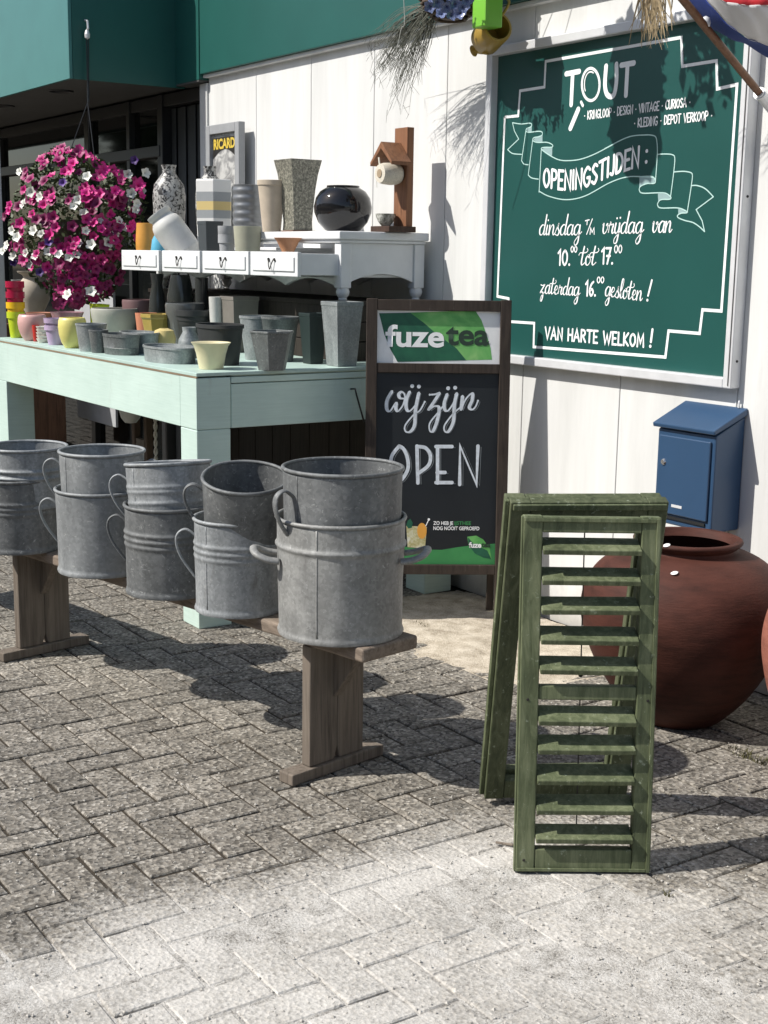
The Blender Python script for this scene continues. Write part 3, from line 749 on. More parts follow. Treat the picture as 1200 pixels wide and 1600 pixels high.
# header print: green tea leaf and brand word
def afill(name, pts, mat, off):
    I = aink(off); I.fill([ap(x,y) for x,y in pts]); return I.build(name, mat, aboard)
ZH = (560,450); KH = 4.573
def zh(pts): return [(ZH[0]+x/KH, ZH[1]+y/KH) for x,y in pts]
LEAFP = speckle('leaf_print', [(0.3,(0.07,0.30,0.07)),(0.5,(0.15,0.45,0.12)),(0.7,(0.30,0.58,0.20))], 7, .5, 1.0)
LEAFD = speckle('dark_leaf_print', [(0.3,(0.008,0.075,0.045)),(0.7,(0.02,0.14,0.07))], 9, .5, 1.0)
afill('leaf_print', zh([(148,180),(300,178),(470,172),(680,165),(835,160),(880,230),(915,330),(945,430),(955,512),(640,520),(280,528),(230,440),(185,330)]), LEAFP, .0004)
afill('leaf_shade_print', zh([(148,180),(370,176),(470,250),(560,330),(700,430),(770,516),(640,520),(280,528),(230,440),(185,330)]), LEAFD, .0008)
FZW = plain('print_white',(0.90,0.91,0.90),.5); FZD = plain('print_dark',(0.022,0.045,0.028),.5)
def at_word(body, x0, x1, yb, hpx, mat, off, nm, bold):
    u0, v0 = ap(x0,yb); u1, v1 = ap(x1,yb)
    return type_text(body, AP+AU*u0+AV*v0+AN*(-.002), AU, AV, AN, hpx*AM, mat, nm, aboard, off, bold, fit=u1-u0)
at_word('fuze', 602, 694, 540.5, 46, FZW, .0016, 'brand_word', .0032)
at_word('tea', 696.5, 764, 538, 46, FZD, .0016, 'brand_word', .0032)
# footer print
GREENP = speckle('green_print', [(0.3,(0.03,0.19,0.06)),(0.7,(0.06,0.30,0.09))], 5, .5, .5)
ZF = (560,700); KF = 4.615
def zf(pts): return [(ZF[0]+x/KF, ZF[1]+y/KF) for x,y in pts]
u_l = SW+.001; u_r = AW-SW-.001
I = aink(.0005)
top = [ap(*p) for p in zf([(140,720),(340,712),(470,732),(600,735),(720,715),(800,705)])]
pl = [(u_l, vb1+.001)]+[(u_l, top[0][1])]+[t for t in top if u_l < t[0] < u_r]+[(u_r, ap(*zf([(1000,690)])[0])[1]),(u_r, vb1+.001)]
I.fill(pl); I.build('footer_print', GREENP, aboard)
afill('leaf_print', zf([(785,640),(850,632),(900,660),(945,720),(960,800),(900,790),(840,760),(795,700)]), LEAFP, .0009)
afill('leaf_shade_print', zf([(790,645),(830,690),(930,740),(958,800),(900,790),(840,760),(795,700)]), LEAFD, .0012)
at_word('fuze', 732.5, 752, 855.5, 12, FZW, .0017, 'brand_word', .0012); at_word('tea', 752.5, 766, 855, 12, FZD, .0018, 'brand_word', .001)
at_word('ZO HEB JE', 677, 708, 820, 8.0, FZW, .0014, 'slogan', .0005); at_word('IJSTHEE', 710, 736, 820, 8.0, GREENP, .0014, 'slogan', .0005)
at_word('NOG NOOIT GEPROEFD', 677, 749, 828, 8.0, FZW, .0014, 'slogan', .0005)
# printed glass of iced tea with orange slice
GLASSP = speckle('iced_tea_print', [(0.3,(0.35,0.30,0.10)),(0.5,(0.55,0.52,0.30)),(0.7,(0.7,0.7,0.6))], 40, .5, 1.0)
afill('glass_print', zf([(345,560),(495,570),(480,725),(355,715)]), GLASSP, .0009)
I = aink(.0013); cx_, cy_ = zf([(458,598)])[0]; I.fill([ap(cx_+7.5*math.cos(a), cy_+12.5*math.sin(a)) for a in [j*math.pi/10 for j in range(20)]]); I.build('orange_print', plain('orange_print',(0.75,0.36,0.06),.5), aboard)
I = aink(.0012); I.ribbon([ap(*p) for p in zf([(480,575),(508,515)])], 1.5*AM); I.dot(ap(*zf([(508,515)])[0]), 2*AM); I.build('straw_print', FZW, aboard)
afill('mint_print', zf([(345,560),(355,525),(375,510),(392,540),(385,575),(360,580)]), LEAFD, .0013)
# ------------------------------------------------------------------ bench
BENCHWOOD = wood('weathered_bench_wood', (0.205,0.165,0.130), (0.085,0.066,0.052), 'x', .8, worn=(0.29,0.25,0.21))
BENCHLEG = wood('weathered_leg_wood', (0.165,0.138,0.112), (0.075,0.062,0.050), 'z', .8)
ba = math.atan2(0.315, 1.587); BZ = 0.44
bench = empty('plank_bench', (-3.208,-1.661,0), ba, 'long weathered plank bench carrying the zinc tubs', 'bench')
mb = MB(); mb.bx(-2.75, .235, -.11, .11, BZ-.04, BZ); mb.build('seat', BENCHWOOD, bench, bevel=.008, seg=3)
for x in (0, -1.618):
    mb = MB(); mb.prism([(-.108,.036),(-.012,.036),(0,.075),(0,BZ-.041),(-.108,BZ-.041)], 'x', x-.018, x+.018); mb.build('leg', BENCHLEG, bench, bevel=.003)
    mb = MB(); mb.prism([(.108,.036),(.012,.036),(.0015,.075),(.0015,BZ-.041),(.108,BZ-.041)], 'x', x-.017, x+.017); mb.build('leg', BENCHLEG, bench, bevel=.003)
    mb = MB(); mb.bx(x-.03, x+.03, -.185, .185, .001, .035); mb.build('foot_runner', BENCHLEG, bench, bevel=.004)
    mb = MB(); mb.prism([(x+.019,BZ-.042),(x+.14,BZ-.042),(x+.019,BZ-.21)], 'y', -.016, .016); mb.build('brace', BENCHLEG, bench, bevel=.002)
    mb = MB(); mb.prism([(x-.019,BZ-.042),(x-.14,BZ-.042),(x-.019,BZ-.21)], 'y', -.016, .016); mb.build('brace', BENCHLEG, bench, bevel=.002)

# ------------------------------------------------------------------ zinc tubs
ZN = [zinc('zinc_warm_grey', (0.15,0.152,0.148), (0.40,0.405,0.39)), zinc('zinc_cool_grey', (0.15,0.16,0.165), (0.37,0.39,0.395), scale=.8),
      zinc('zinc_blue_grey', (0.14,0.153,0.16), (0.40,0.42,0.43), scale=1.2), zinc('zinc_dark', (0.075,0.080,0.081), (0.225,0.235,0.237), scale=.9)]
LEFT = math.atan2(-RT.y, -RT.x)              # heading that points left in the picture
def fdir(px, py):
    d = ray(px, py); d = Vector((d.x, d.y, 0)); d.normalize(); return d
def handle_pts(kind, R, zt, h, ang):
    o = Vector((math.cos(ang), math.sin(ang), 0)); t = Vector((-o.y, o.x, 0)); z = Vector((0,0,1))
    if kind == 'ear':        # tall strap loop in a vertical plane
        q = [(R-.004,zt-.035),(R+.024,zt-.016),(R+.048,zt-.028),(R+.054,zt-.058),(R+.038,zt-.105),(R-.003,zt-.165)]
        return [o*a+z*b for a, b in catmull(q, 6)]
    q = [(R-.004,-.058,-.006),(R+.03,-.058,-.0),(R+.058,-.045,.012),(R+.066,0,.018),(R+.058,.045,.012),(R+.03,.058,0),(R-.004,.058,-.006)]
    return [o*a+t*b+z*(zt+c) for a, b, c in catmull(q, 5)]
def tub(label, c, R, h, mat, handles, beads=(), tilt=(0,0), name='zinc_tub', taper=.97, bands=()):
    """c = centre of the base"""
    root = empty(name, c, 0, label, 'tub', 'zinc tubs on the bench'); root.rotation_euler = (tilt[0], tilt[1], 0)
    prof = [(0,.012),(R*taper-.006,.012),(R*taper-.003,0),(R*taper+.003,0),(R*taper+.005,.006),(R*taper+.002,.014),(R*taper,.02)]
    zs = sorted(set([h*k/14 for k in range(1,14)]))
    def rad(z): return R*(taper+(1-taper)*z/h)
    pts = []
    n = 70
    for i in range(1, n):
        z = .022+(h-.03)*i/n; r = rad(z)
        for b, s_ in beads: r += s_*math.exp(-((z-b)/.0065)**2)
        pts.append((r, z))
    prof += pts
    prof += [(R-.0015,h-.006)]
    inner = [(R-.004,h-.004),(rad(h*.6)-.004,h*.6),(R*taper-.006,.016),(0,.014)]
    sd = len(label)*1.7+R*50
    def dent(p):
        a_ = math.atan2(p[1], p[0]); q = Vector((math.cos(a_)*1.3+sd, math.sin(a_)*1.3, p[2]*5.0+sd))
        k = 1+.016*mn.noise(q)+.006*mn.noise(q*3.1); return Vector((p[0]*k, p[1]*k, p[2]))
    mb = MB(); mb.lathe(prof+inner, 56)
    for v_ in mb.bm.verts: v_.co = dent(v_.co)
    mb.build('body', mat, root, smooth=50)
    mb = MB(); mb.tube([dent((R*math.cos(a), R*math.sin(a), h)) for a in [j*2*math.pi/56 for j in range(57)]], .0058, 8, caps=False); mb.build('rim', mat, root, smooth=True)
    for kind, ang, zt, r_ in handles:
        mb = MB(); mb.tube(handle_pts(kind, rad(zt), zt, h, ang), r_, 10, flat=(.34 if kind == 'ear' else .7), normal=(math.cos(ang),math.sin(ang),0)); mb.build('handle', mat, root, smooth=True)
    if name == 'zinc_tub' and not tilt[0] and len(label) % 2:
        a = LEFT+.75+(len(label) % 5)*.12
        q = [dent((rad(z)*math.cos(a), rad(z)*math.sin(a), z)) for z in [.02+(h-.03)*i/12 for i in range(13)]]
        mb = MB(); mb.tube([p+Vector((math.cos(a),math.sin(a),0))*.0003 for p in q], .0028, 6, flat=.35, normal=(math.cos(a),math.sin(a),0)); mb.build('seam', mat, root, smooth=True)
    return root
VDH = math.atan2(VW.y, VW.x)
def place(px, pyb, z, rpx):
    P = onz(px, pyb, z); d = fdir(px, pyb); R = rpx*mpp(P)
    for _ in range(4):
        c = P+d*R; R = rpx*mpp(c)
    return c, R, d
def topz(px, pyt, c, d, s=0.0):
    q = c+d*s; r_ = ray(px, pyt); t = (q-CAM).dot(d)/r_.dot(d); return (CAM+r_*t).z
tubs = [
 # px, base y, half width, rim y (front), beads, label, material, handles
 ('large', 531, 1012, 99, 826, [(.24,.006)], 'largest zinc tub, right end of the bench, with lug handles both sides', 0, [('lug',LEFT+.1,.222,.0125),('lug',LEFT+math.pi-.1,.226,.0125)]),
 ('mid', 374, 968, 69, 822, [(.215,.004),(.195,.004),(.175,.003)], 'zinc tub with ribs, second from right on the bench, lower one', 2, [('ear',LEFT+.05,.26,.0105),('ear',LEFT+math.pi,.26,.0105)]),
 ('rib', 266, 939, 68, 800, [(.205,.005),(.185,.005),(.165,.004)], 'ribbed grey zinc tub in the middle of the bench, lower one', 3, [('ear',LEFT+.05,.26,.0105),('ear',LEFT+math.pi,.26,.0105)]),
 ('plain', 162, 905, 70, 775, [], 'plain pale zinc tub, fourth from right on the bench, lower one', 1, [('ear',LEFT+.05,.27,.0105),('ear',LEFT+math.pi,.27,.0105)]),
 ('left', 34, 868, 66, 755, [(.20,.004),(.18,.004),(.16,.003)], 'zinc tub at the left edge of the picture, lower one', 3, [('ear',LEFT+math.pi,.25,.0105)]),
]
TC = {}
for key, px, pyb, hw, pyr, beads, label, mi, hs in tubs:
    c, R, d = place(px, pyb, BZ+.001, hw)
    zt = topz(px, pyr, c, d, -R); h = zt-c.z
    hs = [(k, a, min(zz, h-.02), r_) for k, a, zz, r_ in hs]
    tub(label, c, R, h, ZN[mi], hs, [(b*h/.29 if key != 'large' else b*h/.31, s_) for b, s_ in beads])
    TC[key] = (c, R, d, zt)
def upper(key, px, hw, pyr, label, mi, hs, beads=(), tilt=(0,0), down=.10, name='zinc_tub', taper=.95):
    c, R, d, z0 = TC[key]; cc = c.copy()
    k = mpp(c+Vector((0,0,z0-c.z))); R2 = min(hw*k, R-(.007 if key in ('mid','rib') else .012))
    p0 = Vector(proj(c)); side = Vector((RT.x, RT.y, 0)).normalized()
    cc += side*((px-proj(Vector((c.x,c.y,z0)))[0])*k*.6)
    zt = topz(px, pyr, cc, d, -R2); zb = z0-down
    hs = [(kk, a, zz+(zt-zb), r_) for kk, a, zz, r_ in hs]
    cc.z = zb
    return tub(label, cc, R2, zt-zb, ZN[mi], hs, [(b+(zt-zb), s_) for b, s_ in beads], tilt, name, taper)
upper('large', 537, 93, 745, 'wide zinc tub nested in the largest tub, handle at its front left', 3, [('ear',LEFT+.62,-.035,.0125),('ear',VDH+.1,-.035,.0125)], taper=.985)
upper('mid', 388, 70, 757, 'zinc tub tipped towards the viewer, nested second from right', 3, [('ear',LEFT+.05,-.01,.0105),('ear',LEFT+math.pi,-.03,.0105)], tilt=(0.0,0.0))
upper('rib', 270, 67, 735, 'shiny banded zinc tub nested in the middle of the bench', 2, [('ear',LEFT+.05,-.015,.0105),('ear',LEFT+math.pi,-.015,.0105)], beads=[(-.07,.003),(-.085,.003),(-.12,.003)])
upper('plain', 162, 68, 714, 'pale smooth zinc tub nested fourth from right', 1, [('ear',LEFT+.05,-.012,.0105),('ear',LEFT+math.pi,-.012,.0105)])
upper('left', 52, 70, 706, 'double ribbed zinc tub nested at the left edge of the picture', 2, [('ear',LEFT+math.pi+.15,-.012,.0105)], beads=[(-.075,.006),(-.10,.007)])
for o in list(bpy.data.objects):                       # the tipped tub leans towards the camera on its lower rim
    if o.get('label','').startswith('zinc tub tipped'):
        ax = Vector((RT.x, RT.y, 0)).normalized()
        o.rotation_mode = 'QUATERNION'
        from mathutils import Quaternion
        o.rotation_quaternion = Quaternion(ax, math.radians(13)) @ Quaternion(VW, math.radians(2))
        o.location += Vector((0,0,.012))-Vector((VW.x,VW.y,0))*-.01
    if o.get('label','').startswith('shiny banded'):
        o.rotation_mode = 'QUATERNION'; o.rotation_quaternion = Quaternion(Vector((RT.x,RT.y,0)).normalized(), math.radians(-6.5)) @ Quaternion(Vector((VW.x,VW.y,0)).normalized(), math.radians(-3))

# ------------------------------------------------------------------ mint table
def m_mint():
    m, t, b = base('mint_table_paint', .5); br = noise(t, worldco(t,(1.2,1.2,26)), 5, 6, .65, .4); n2 = noise(t, worldco(t), 4, 5)
    c = ramp(t, math_(t,'ADD',math_(t,'MULTIPLY',br,.55),math_(t,'MULTIPLY',n2,.45)), [(.32,(0.435,0.565,0.51)),(.65,(0.535,0.67,0.61))])
    w1 = noise(t, worldco(t), 30, 9, .8); c = mixc(t, ramp(t, w1, [(.69,(0,0,0)),(.71,(.8,.8,.8))]), c, (0.27,0.21,0.145))
    w2 = noise(t, worldco(t,(1,1,.25)), 16, 6, .7); c = mixc(t, math_(t,'MULTIPLY',ramp(t, w2, [(.60,(0,0,0)),(.75,(1,1,1))]),.3), c, (0.33,0.36,0.31))
    t.links.new(c, b.inputs['Base Color']); bump(t, b, br, .25, .0015); return m
MINT = m_mint()
RAW = wood('raw_table_edge', (0.27,0.20,0.13), (0.13,0.09,0.06), 'x', .8)
TX0, TX1, TY0, TY1, TZ = -7.21, -4.765, -1.335, -0.06, 1.04
table = empty('mint_table', (0,0,0), 0, 'long mint green table with deep apron displaying pots', 'table')
mb = MB(); mb.bx(TX0, TX1, TY0, TY1, TZ-.014, TZ); mb.build('tabletop', paint('mint_tabletop', (0.42,0.55,0.50), .45, .1, 6, wear=(0.28,0.22,0.15), wear_amt=-.02), table, bevel=.002)
mb = MB(); mb.bx(TX0-.002, TX1+.002, TY0-.002, TY0+.004, TZ-.020, TZ-.0145); mb.build('edge_strip', RAW, table)
AZ = TZ-.0205; AB = TZ-.225
mb = MB(); mb.bx(TX0, TX1-.152, TY0, TY0+.03, AB, AZ); mb.build('apron', MINT, table, bevel=.002)
mb = MB(); mb.bx(TX1-.150, TX1, TY0-.001, TY0+.15, AB, AZ); mb.build('corner_block', MINT, table, bevel=.003)
mb = MB(); mb.bx(TX1-.03, TX1-.003, TY0+.153, TY1, AB, AZ-.028); mb.build('drawer_front', MINT, table, bevel=.003)
mb = MB(); mb.bx(TX1-.03, TX1, TY0+.153, TY1, AZ-.024, AZ); mb.build('apron_rail', MINT, table, bevel=.002)
mb = MB(); mb.bx(TX0, TX0+.03, TY0+.032, TY1, AB, AZ); mb.build('apron', MINT, table, bevel=.002)
mb = MB(); mb.bx(TX0+.032, TX1-.032, TY1-.03, TY1, AB, AZ); mb.build('apron', MINT, table, bevel=.002)
P = onx(549, 608, TX1); P2 = onx(568, 655, TX1)
mb = MB(); mb.tube([P+Vector((-.005,0,0)), P+Vector((.03,0,.004)), P+Vector((.034,.004,-.02)), P2+Vector((.02,-.01,-.01))], .004, 8); mb.build('drawer_pull', FRAMEDK, table, smooth=True)
for (x, y) in ((TX1-.15,TY0),(TX1-.15,TY1-.15),(TX0,TY0),(TX0,TY1-.15)):
    mb = MB(); mb.bx(x, x+.149, y, y+.149, .001, AB-.001); mb.build('leg', MINT, table, bevel=.004)
# dark board screen against the wall behind the table
DKPLANK = wood('dark_stained_plank', (0.030,0.024,0.019), (0.013,0.011,0.009), 'z', .7)
screen = empty('plank_screen', (0,0,0), 0, 'dark brown board screen behind the mint table', 'screen')
for k in range(12):
    x = -7.28+k*.2
    mb = MB(); mb.bx(x, x+.194, -.035, -.012, .002, 1.29); mb.build('plank', DKPLANK, screen, bevel=.003)
for z in (.25, 1.05):
    mb = MB(); mb.bx(-7.28, -4.885, -.0115, -.002, z, z+.08); mb.build('batten', DKPLANK, screen)
# bits stored under the table
stool = empty('old_wooden_frame', (0,0,0), 0, 'old brown wooden frame standing under the mint table', 'frame')
for px in (213, 232):
    P = ony(px, 700, -.75); mb = MB(); mb.bx(P.x-.02,P.x+.02,P.y-.018,P.y+.018,0.001,.82); mb.build('post', wood('old_brown_wood',(0.10,0.07,0.05),(0.05,0.035,0.025),'z'), stool, bevel=.003)
Pa = ony(213,700,-.75); Pb = ony(232,700,-.75)
for z in (.2,.5,.78):
    mb = MB(); mb.bx(Pa.x+.021,Pb.x-.021,Pa.y-.012,Pa.y+.012,z-.02,z+.02); mb.build('rung', BENCHLEG, stool, bevel=.002)
P = ony(243, 680, -.78)
mb = MB(); r_ = random.Random(3)
for k in range(2):
    mb.tube([P+Vector((.006*math.cos(i*.9+k*3.14), .006*math.sin(i*.9+k*3.14), .12-P.z+.0125*i)) for i in range(52)], .006, 6)
tag(mb.build('rope', paint('white_rope',(0.6,0.58,0.52),.8,.2,90), smooth=True), 'twisted white rope hanging under the mint table', 'rope')
P = ony(204, 650, -.8)
mb = MB(); mb.lathe([(0,-.06),(.03,-.055),(.05,-.03),(.062,.01),(.066,.05),(.066,.16),(.060,.16),(.058,.05),(0,-.03)], 24)
tag(mb.build('hanging_cup', plain('milky_glass',(0.5,0.52,0.5),.25), smooth=40, loc=P+Vector((0,0,.02))), 'milky white cup hanging below the front of the mint table', 'cup')
# ------------------------------------------------------------------ drawer unit behind the table
WHITEP = paint('chalky_white_furniture_paint', (0.66,0.675,0.68), .6, .07, 12, wear=(0.33,0.30,0.27), wear_amt=-.03)
RZ = 1.305
riser = empty('dark_wooden_chest', (0,0,0), 0, 'dark low wooden chest on the mint table under the drawer unit', 'chest')
for k in range(3):
    z = TZ+.001+k*.087
    mb = MB(); mb.bx(-7.05,-5.02,-.50,-.485, z, z+.083); mb.build('board', DKPLANK, riser, bevel=.002)
    mb = MB(); mb.bx(-5.035,-5.02,-.484,-.09, z, z+.083); mb.build('board', DKPLANK, riser, bevel=.002)
    mb = MB(); mb.bx(-7.05,-7.035,-.484,-.09, z, z+.083); mb.build('board', DKPLANK, riser, bevel=.002)
mb = MB(); mb.bx(-7.06,-5.01,-.51,-.062, RZ-.02, RZ); mb.build('lid', DKPLANK, riser, bevel=.003)
unit = empty('drawer_unit', (0,0,0), 0, 'white painted drawer unit with four open drawers behind the mint table', 'drawer unit')
DX0, DX1, DF, DB, DZT = -6.99, -5.055, -.49, -.04, 1.607
def dbox(name, *a, mat=None, bevel=.003, parent=None):
    mb = MB(); mb.bx(*a); return mb.build(name, mat or WHITEP, parent or unit, bevel=bevel)
xt = ony(406, 362, DF).x
dbox('top', xt, DX1+.02, DF-.02, DB+.01, DZT-.036, DZT, bevel=.006)
dbox('top_moulding', xt+.01, DX1+.008, DF-.008, DB, DZT-.050, DZT-.0365, bevel=.004)
# corner legs with turned feet
for x in (DX1-.055, DX0):
    for y in (DF, DB-.055):
        h_top = DZT-.051 if x > -6 else 1.52
        dbox('leg', x, x+.055, y, y+.055, RZ+.055, h_top, bevel=.004)
        mb = MB(); mb.lathe([(0,0),(.016,0),(.020,.006),(.017,.012),(.026,.022),(.031,.040),(.026,.0545)], 20, (x+.0275,y+.0275,RZ+.0005)); mb.build('foot', WHITEP, unit, smooth=35)
def scallop(x0, x1, zt, zb, n=1):
    """outline of an apron with a wavy lower edge"""
    pts = [(x0, zt), (x1, zt)]
    K = 40
    for i in range(K+1):
        u = 1-i/K; a = u*n; fr = a-math.floor(a)
        s_ = math.sin(math.pi*fr)**.8
        pts.append((x0+(x1-x0)*u, zb+.038*s_))
    return pts
mb = MB(); mb.prism(scallop(DF+.056, DB-.056, DZT-.052, 1.385), 'x', DX1-.035, DX1-.012); mb.build('side_panel', WHITEP, unit)
mb = MB(); mb.prism(scallop(DF+.056, DB-.056, 1.51, 1.385), 'x', DX0+.012, DX0+.035); mb.build('side_panel', WHITEP, unit)
mb = MB(); mb.prism(scallop(DX0+.056, DX1-.056, 1.405, 1.362, 4), 'y', DF+.012, DF+.03); mb.build('apron', WHITEP, unit)
mb = MB(); mb.prism(scallop(DX0+.056, DX1-.056, 1.56, 1.362, 4), 'y', DB-.04, DB-.02); mb.build('back_panel', WHITEP, unit)
dbox('bottom_board', DX0+.036, DX1-.036, DF+.031, DB-.041, 1.407, 1.419, bevel=0)
dbox('shelf_board', DX0+.0, xt-.001, DF+.09, DB-.0, 1.521, 1.537)
DRX = [(190,248),(253,312),(316,388),(391,465)]; DY = -.70
IRON = plain('dark_iron', (0.04,0.036,0.032), .5, .6)
for (a, b_) in DRX:
    x0 = ony(a, 410, DY).x; x1 = ony(b_, 410, DY).x
    dr = dbox('drawer_front', x0, x1, DY, DY+.018, 1.408, 1.514, bevel=.003)
    mb = MB(); mb.bx(x0+.025, x1-.025, DY-.006, DY-.0005, 1.430, 1.492); mb.build('raised_panel', WHITEP, dr, bevel=.004)
    dbox('drawer_side', x0+.004, x0+.016, DY+.0185, DF+.16, 1.415, 1.508); dbox('drawer_side', x1-.016, x1-.004, DY+.0185, DF+.16, 1.415, 1.508)
    dbox('drawer_bottom', x0+.0165, x1-.0165, DY+.0185, DF+.085, 1.420, 1.428, bevel=0)
    xc = (x0+x1)/2; mb = MB()
    mb.tube(catmull([(xc-.035,DY-.006,1.478),(xc-.022,DY-.012,1.478),(xc-.012,DY-.018,1.458),(xc,DY-.018,1.438),(xc+.012,DY-.018,1.458),(xc+.022,DY-.012,1.478),(xc+.035,DY-.006,1.474)],5), .0024, 6)
    mb.tube([(xc-.03,DY-.005,1.472),(xc-.024,DY-.012,1.485)], .005, 6); mb.tube([(xc+.024,DY-.012,1.485),(xc+.03,DY-.005,1.472)], .005, 6)
    mb.build('handle', IRON, dr, smooth=True)

# ------------------------------------------------------------------ pots
def glaze(name, c, rough=.25, var=.14): return paint(name, c, rough, var, 16, wear=sc(c,.45), wear_amt=-.05, bmp=.12)
def pot(name, label, cat, xl, xr, yt, yb, z, mat, prof, seg=40, phase=0.0, sy=1.0, group=None, thick=.05, closed=False, tilt=None, smooth=45, above=None, floor=.12, lid=None):
    """body of revolution standing on plane z; pixels give its outline, prof = (radius, height) fractions from base to rim"""
    xc = (xl+xr)/2; hw = (xr-xl)/2
    if seg == 4: hw = hw/1.39
    elif sy != 1.0: hw = hw/math.sqrt(.56**2+(.83*sy)**2)
    if z == TZ and xc < 308: yb = min(yb, 527+(xc-3)*.1836-3.0-(2.5 if sy != 1.0 else 0))      # keep the base on the table
    P = onz(xc, yb, z); d = fdir(xc, yb); rb = prof[0][0]
    k = mpp(P)
    for _ in range(4):
        R = hw*k; c = P+d*(R*rb); k = mpp(c)
    s_ = R*.6 if yt > 395 else -R*.3
    zt = topz(xc, yt, c, d, s_); H = max(.02, zt-z)
    rr = R*math.sqrt(2) if seg == 4 else R
    out = [(0,0)]+[(rr*a, H*b_) for a, b_ in prof]
    if closed: out += [(0, H*prof[-1][1])]
    else:
        t = max(.0035, R*thick)
        def rad_at(zq):
            for (ra, za), (rb_, zb) in zip(out[1:], out[2:]):
                if za <= zq <= zb and zb > za: return ra+(rb_-ra)*(zq-za)/(zb-za)
            return out[1][0]
        inn = [(max(.001, rad_at(H*floor)-t), H*floor)]+[(max(.001, r_-t), zz) for r_, zz in out[1:] if zz > H*floor]
        out += [(out[-1][0]-t*.5, H+.0008)] + inn[::-1] + [(0, H*floor)]
    mb = MB(); mb.lathe(out, seg, phase=phase, sy=sy)
    o = mb.build(name, mat, None, smooth=False if seg <= 8 else smooth, bevel=.003 if seg <= 8 else 0)
    o.location = c+Vector((0,0,.0008)); tag(o, label, cat, group)
    if tilt: o.rotation_euler = tilt
    return o, c, R, H
CONE = [(.72,0),(1,1)]
RIM = [(.66,0),(.86,.70),(.87,.74),(1,.76),(1,1)]
FLARE = [(.60,0),(.66,.2),(.74,.55),(.86,.85),(1,1)]
EGG = [(.55,0),(.78,.18),(.95,.45),(1,.7),(.96,.9),(.88,1)]
BOWL_ = [(.70,0),(.86,.35),(.97,.75),(1,.95),(.97,1)]
SQ = math.pi/4
T = TZ
def box_pot(name, label, cat, xl, xr, yt, yb, z, mat, taper, depthf=1.0, group=None, phase=None):
    return pot(name, label, cat, xl, xr, yt, yb, z, mat, [(taper,0),(.97,.93),(1,.94),(1,1)], seg=4, phase=SQ if phase is None else phase, sy=depthf, group=group)
GZ = 'pots on the mint table'
PZ = zinc('planter_zinc_pale', (0.19,0.21,0.21), (0.46,0.49,0.49), .45, .5, 1.3)
PZD = zinc('planter_zinc_dark', (0.10,0.108,0.108), (0.26,0.275,0.27), .4, .5, 1.2)
ANTH = paint('anthracite_plastic', (0.028,0.030,0.030), .55, .15, 20)
# --- front row, from the left end of the table
crim = glaze('crimson_glaze', (0.36,0.012,0.050)); yel = glaze('sun_yellow_glaze', (0.75,0.46,0.02)); lime = glaze('lime_glaze', (0.50,0.60,0.03))
o, c, R, H = pot('small_pot', 'lime green small pot at the bottom of a stack of four', 'pot', 12,40,487,530,T,lime,RIM,group=GZ)
zz = T+H*.80
for lab, mat_ in (('yellow small pot nested above the lime green one',yel),('lower crimson pot of the two on the stack',crim),('topmost crimson pot of the stack of four small pots',crim)):
    mb = MB(); h_ = H; q = [(0,0)]+[(R*1.03*a,h_*b_) for a,b_ in RIM]+[(R*.97,h_),(R*.8,h_*.74),(R*.6,.01),(0,.01)]
    mb.lathe(q, 32); tag(mb.build('small_pot', mat_, smooth=45, loc=(c.x,c.y,zz-h_*.42)), lab, 'pot', GZ); zz += H*.40
pot('round_pot', 'soft pink rounded pot near the left end of the table', 'pot', 29,74,491,535,T,glaze('soft_pink_glaze',(0.60,0.36,0.33),.4),EGG,group=GZ)
pot('small_cup', 'little red cup beside the white saucers', 'cup', 51,63,508,536,T,glaze('red_glaze',(0.5,0.04,0.03)),CONE,group=GZ)
o, c, R, H = pot('saucer', 'lowest of the stacked white saucers', 'saucer', 57,78,533.5,540,T,glaze('white_saucer_glaze',(0.66,0.62,0.55)),[(.7,0),(1,1)],group=GZ,floor=.4)
for i in range(4):
    r2 = link_mesh('saucer', o.data, None, o.location+Vector((0.002*(-1)**i,0,.0155*(i+1)))); tag(r2, ('second','third','fourth','topmost')[i]+' white saucer up in the stack beside the lilac pot', 'saucer', GZ)
lil = glaze('lilac_glaze', (0.46,0.36,0.52))
o, c, R, H = pot('lilac_pot', 'lower of two nested lilac pots', 'pot', 70,104,508,546,T,lil,RIM,group=GZ)
mb = MB(); mb.lathe([(0,0),(R*.66,0),(R*.86,H*.7),(R*1.0,H*.76),(R*1.02,H),(R*.93,H),(R*.6,.01),(0,.01)], 32); tag(mb.build('lilac_pot', lil, smooth=45, loc=(c.x,c.y,T+H*.38)), 'upper of two nested lilac pots', 'pot', GZ)
pot('egg_pot', 'pale yellow egg shaped pot on the mint table', 'pot', 92,136,496,549,T,glaze('pale_yellow_glaze',(0.68,0.62,0.20),.4),EGG,group=GZ)
pot('zinc_bucket', 'small zinc bucket behind the yellow egg pot', 'bucket', 119,168,505,553,T,PZ,[(.76,0),(.97,.93),(1,.94),(1,1)],group=GZ)
pot('grey_pot', 'dark grey tapered pot next to the small zinc bucket', 'pot', 139,170,515,557,T,PZD,[(.7,0),(.97,.93),(1,.94),(1,1)],group=GZ)
pot('oval_zinc_planter', 'long oval zinc planter with banded sides, front of the mint table', 'planter', 158,222,520,562,T,PZD,[(.9,0),(.93,.3),(.95,.32),(.93,.34),(.97,.85),(1,.86),(1,1)],group=GZ,sy=.62)
pot('oval_zinc_planter', 'second oval zinc planter behind the banded one', 'planter', 184,252,517,553,T,PZ,[(.9,0),(.97,.9),(1,.91),(1,1)],group=GZ,sy=.6)
pot('bowl', 'large cream grey bowl planter with a wide rim', 'bowl', 143,216,481,533,T,glaze('cream_grey_glaze',(0.36,0.36,0.31),.45),BOWL_,group=GZ)
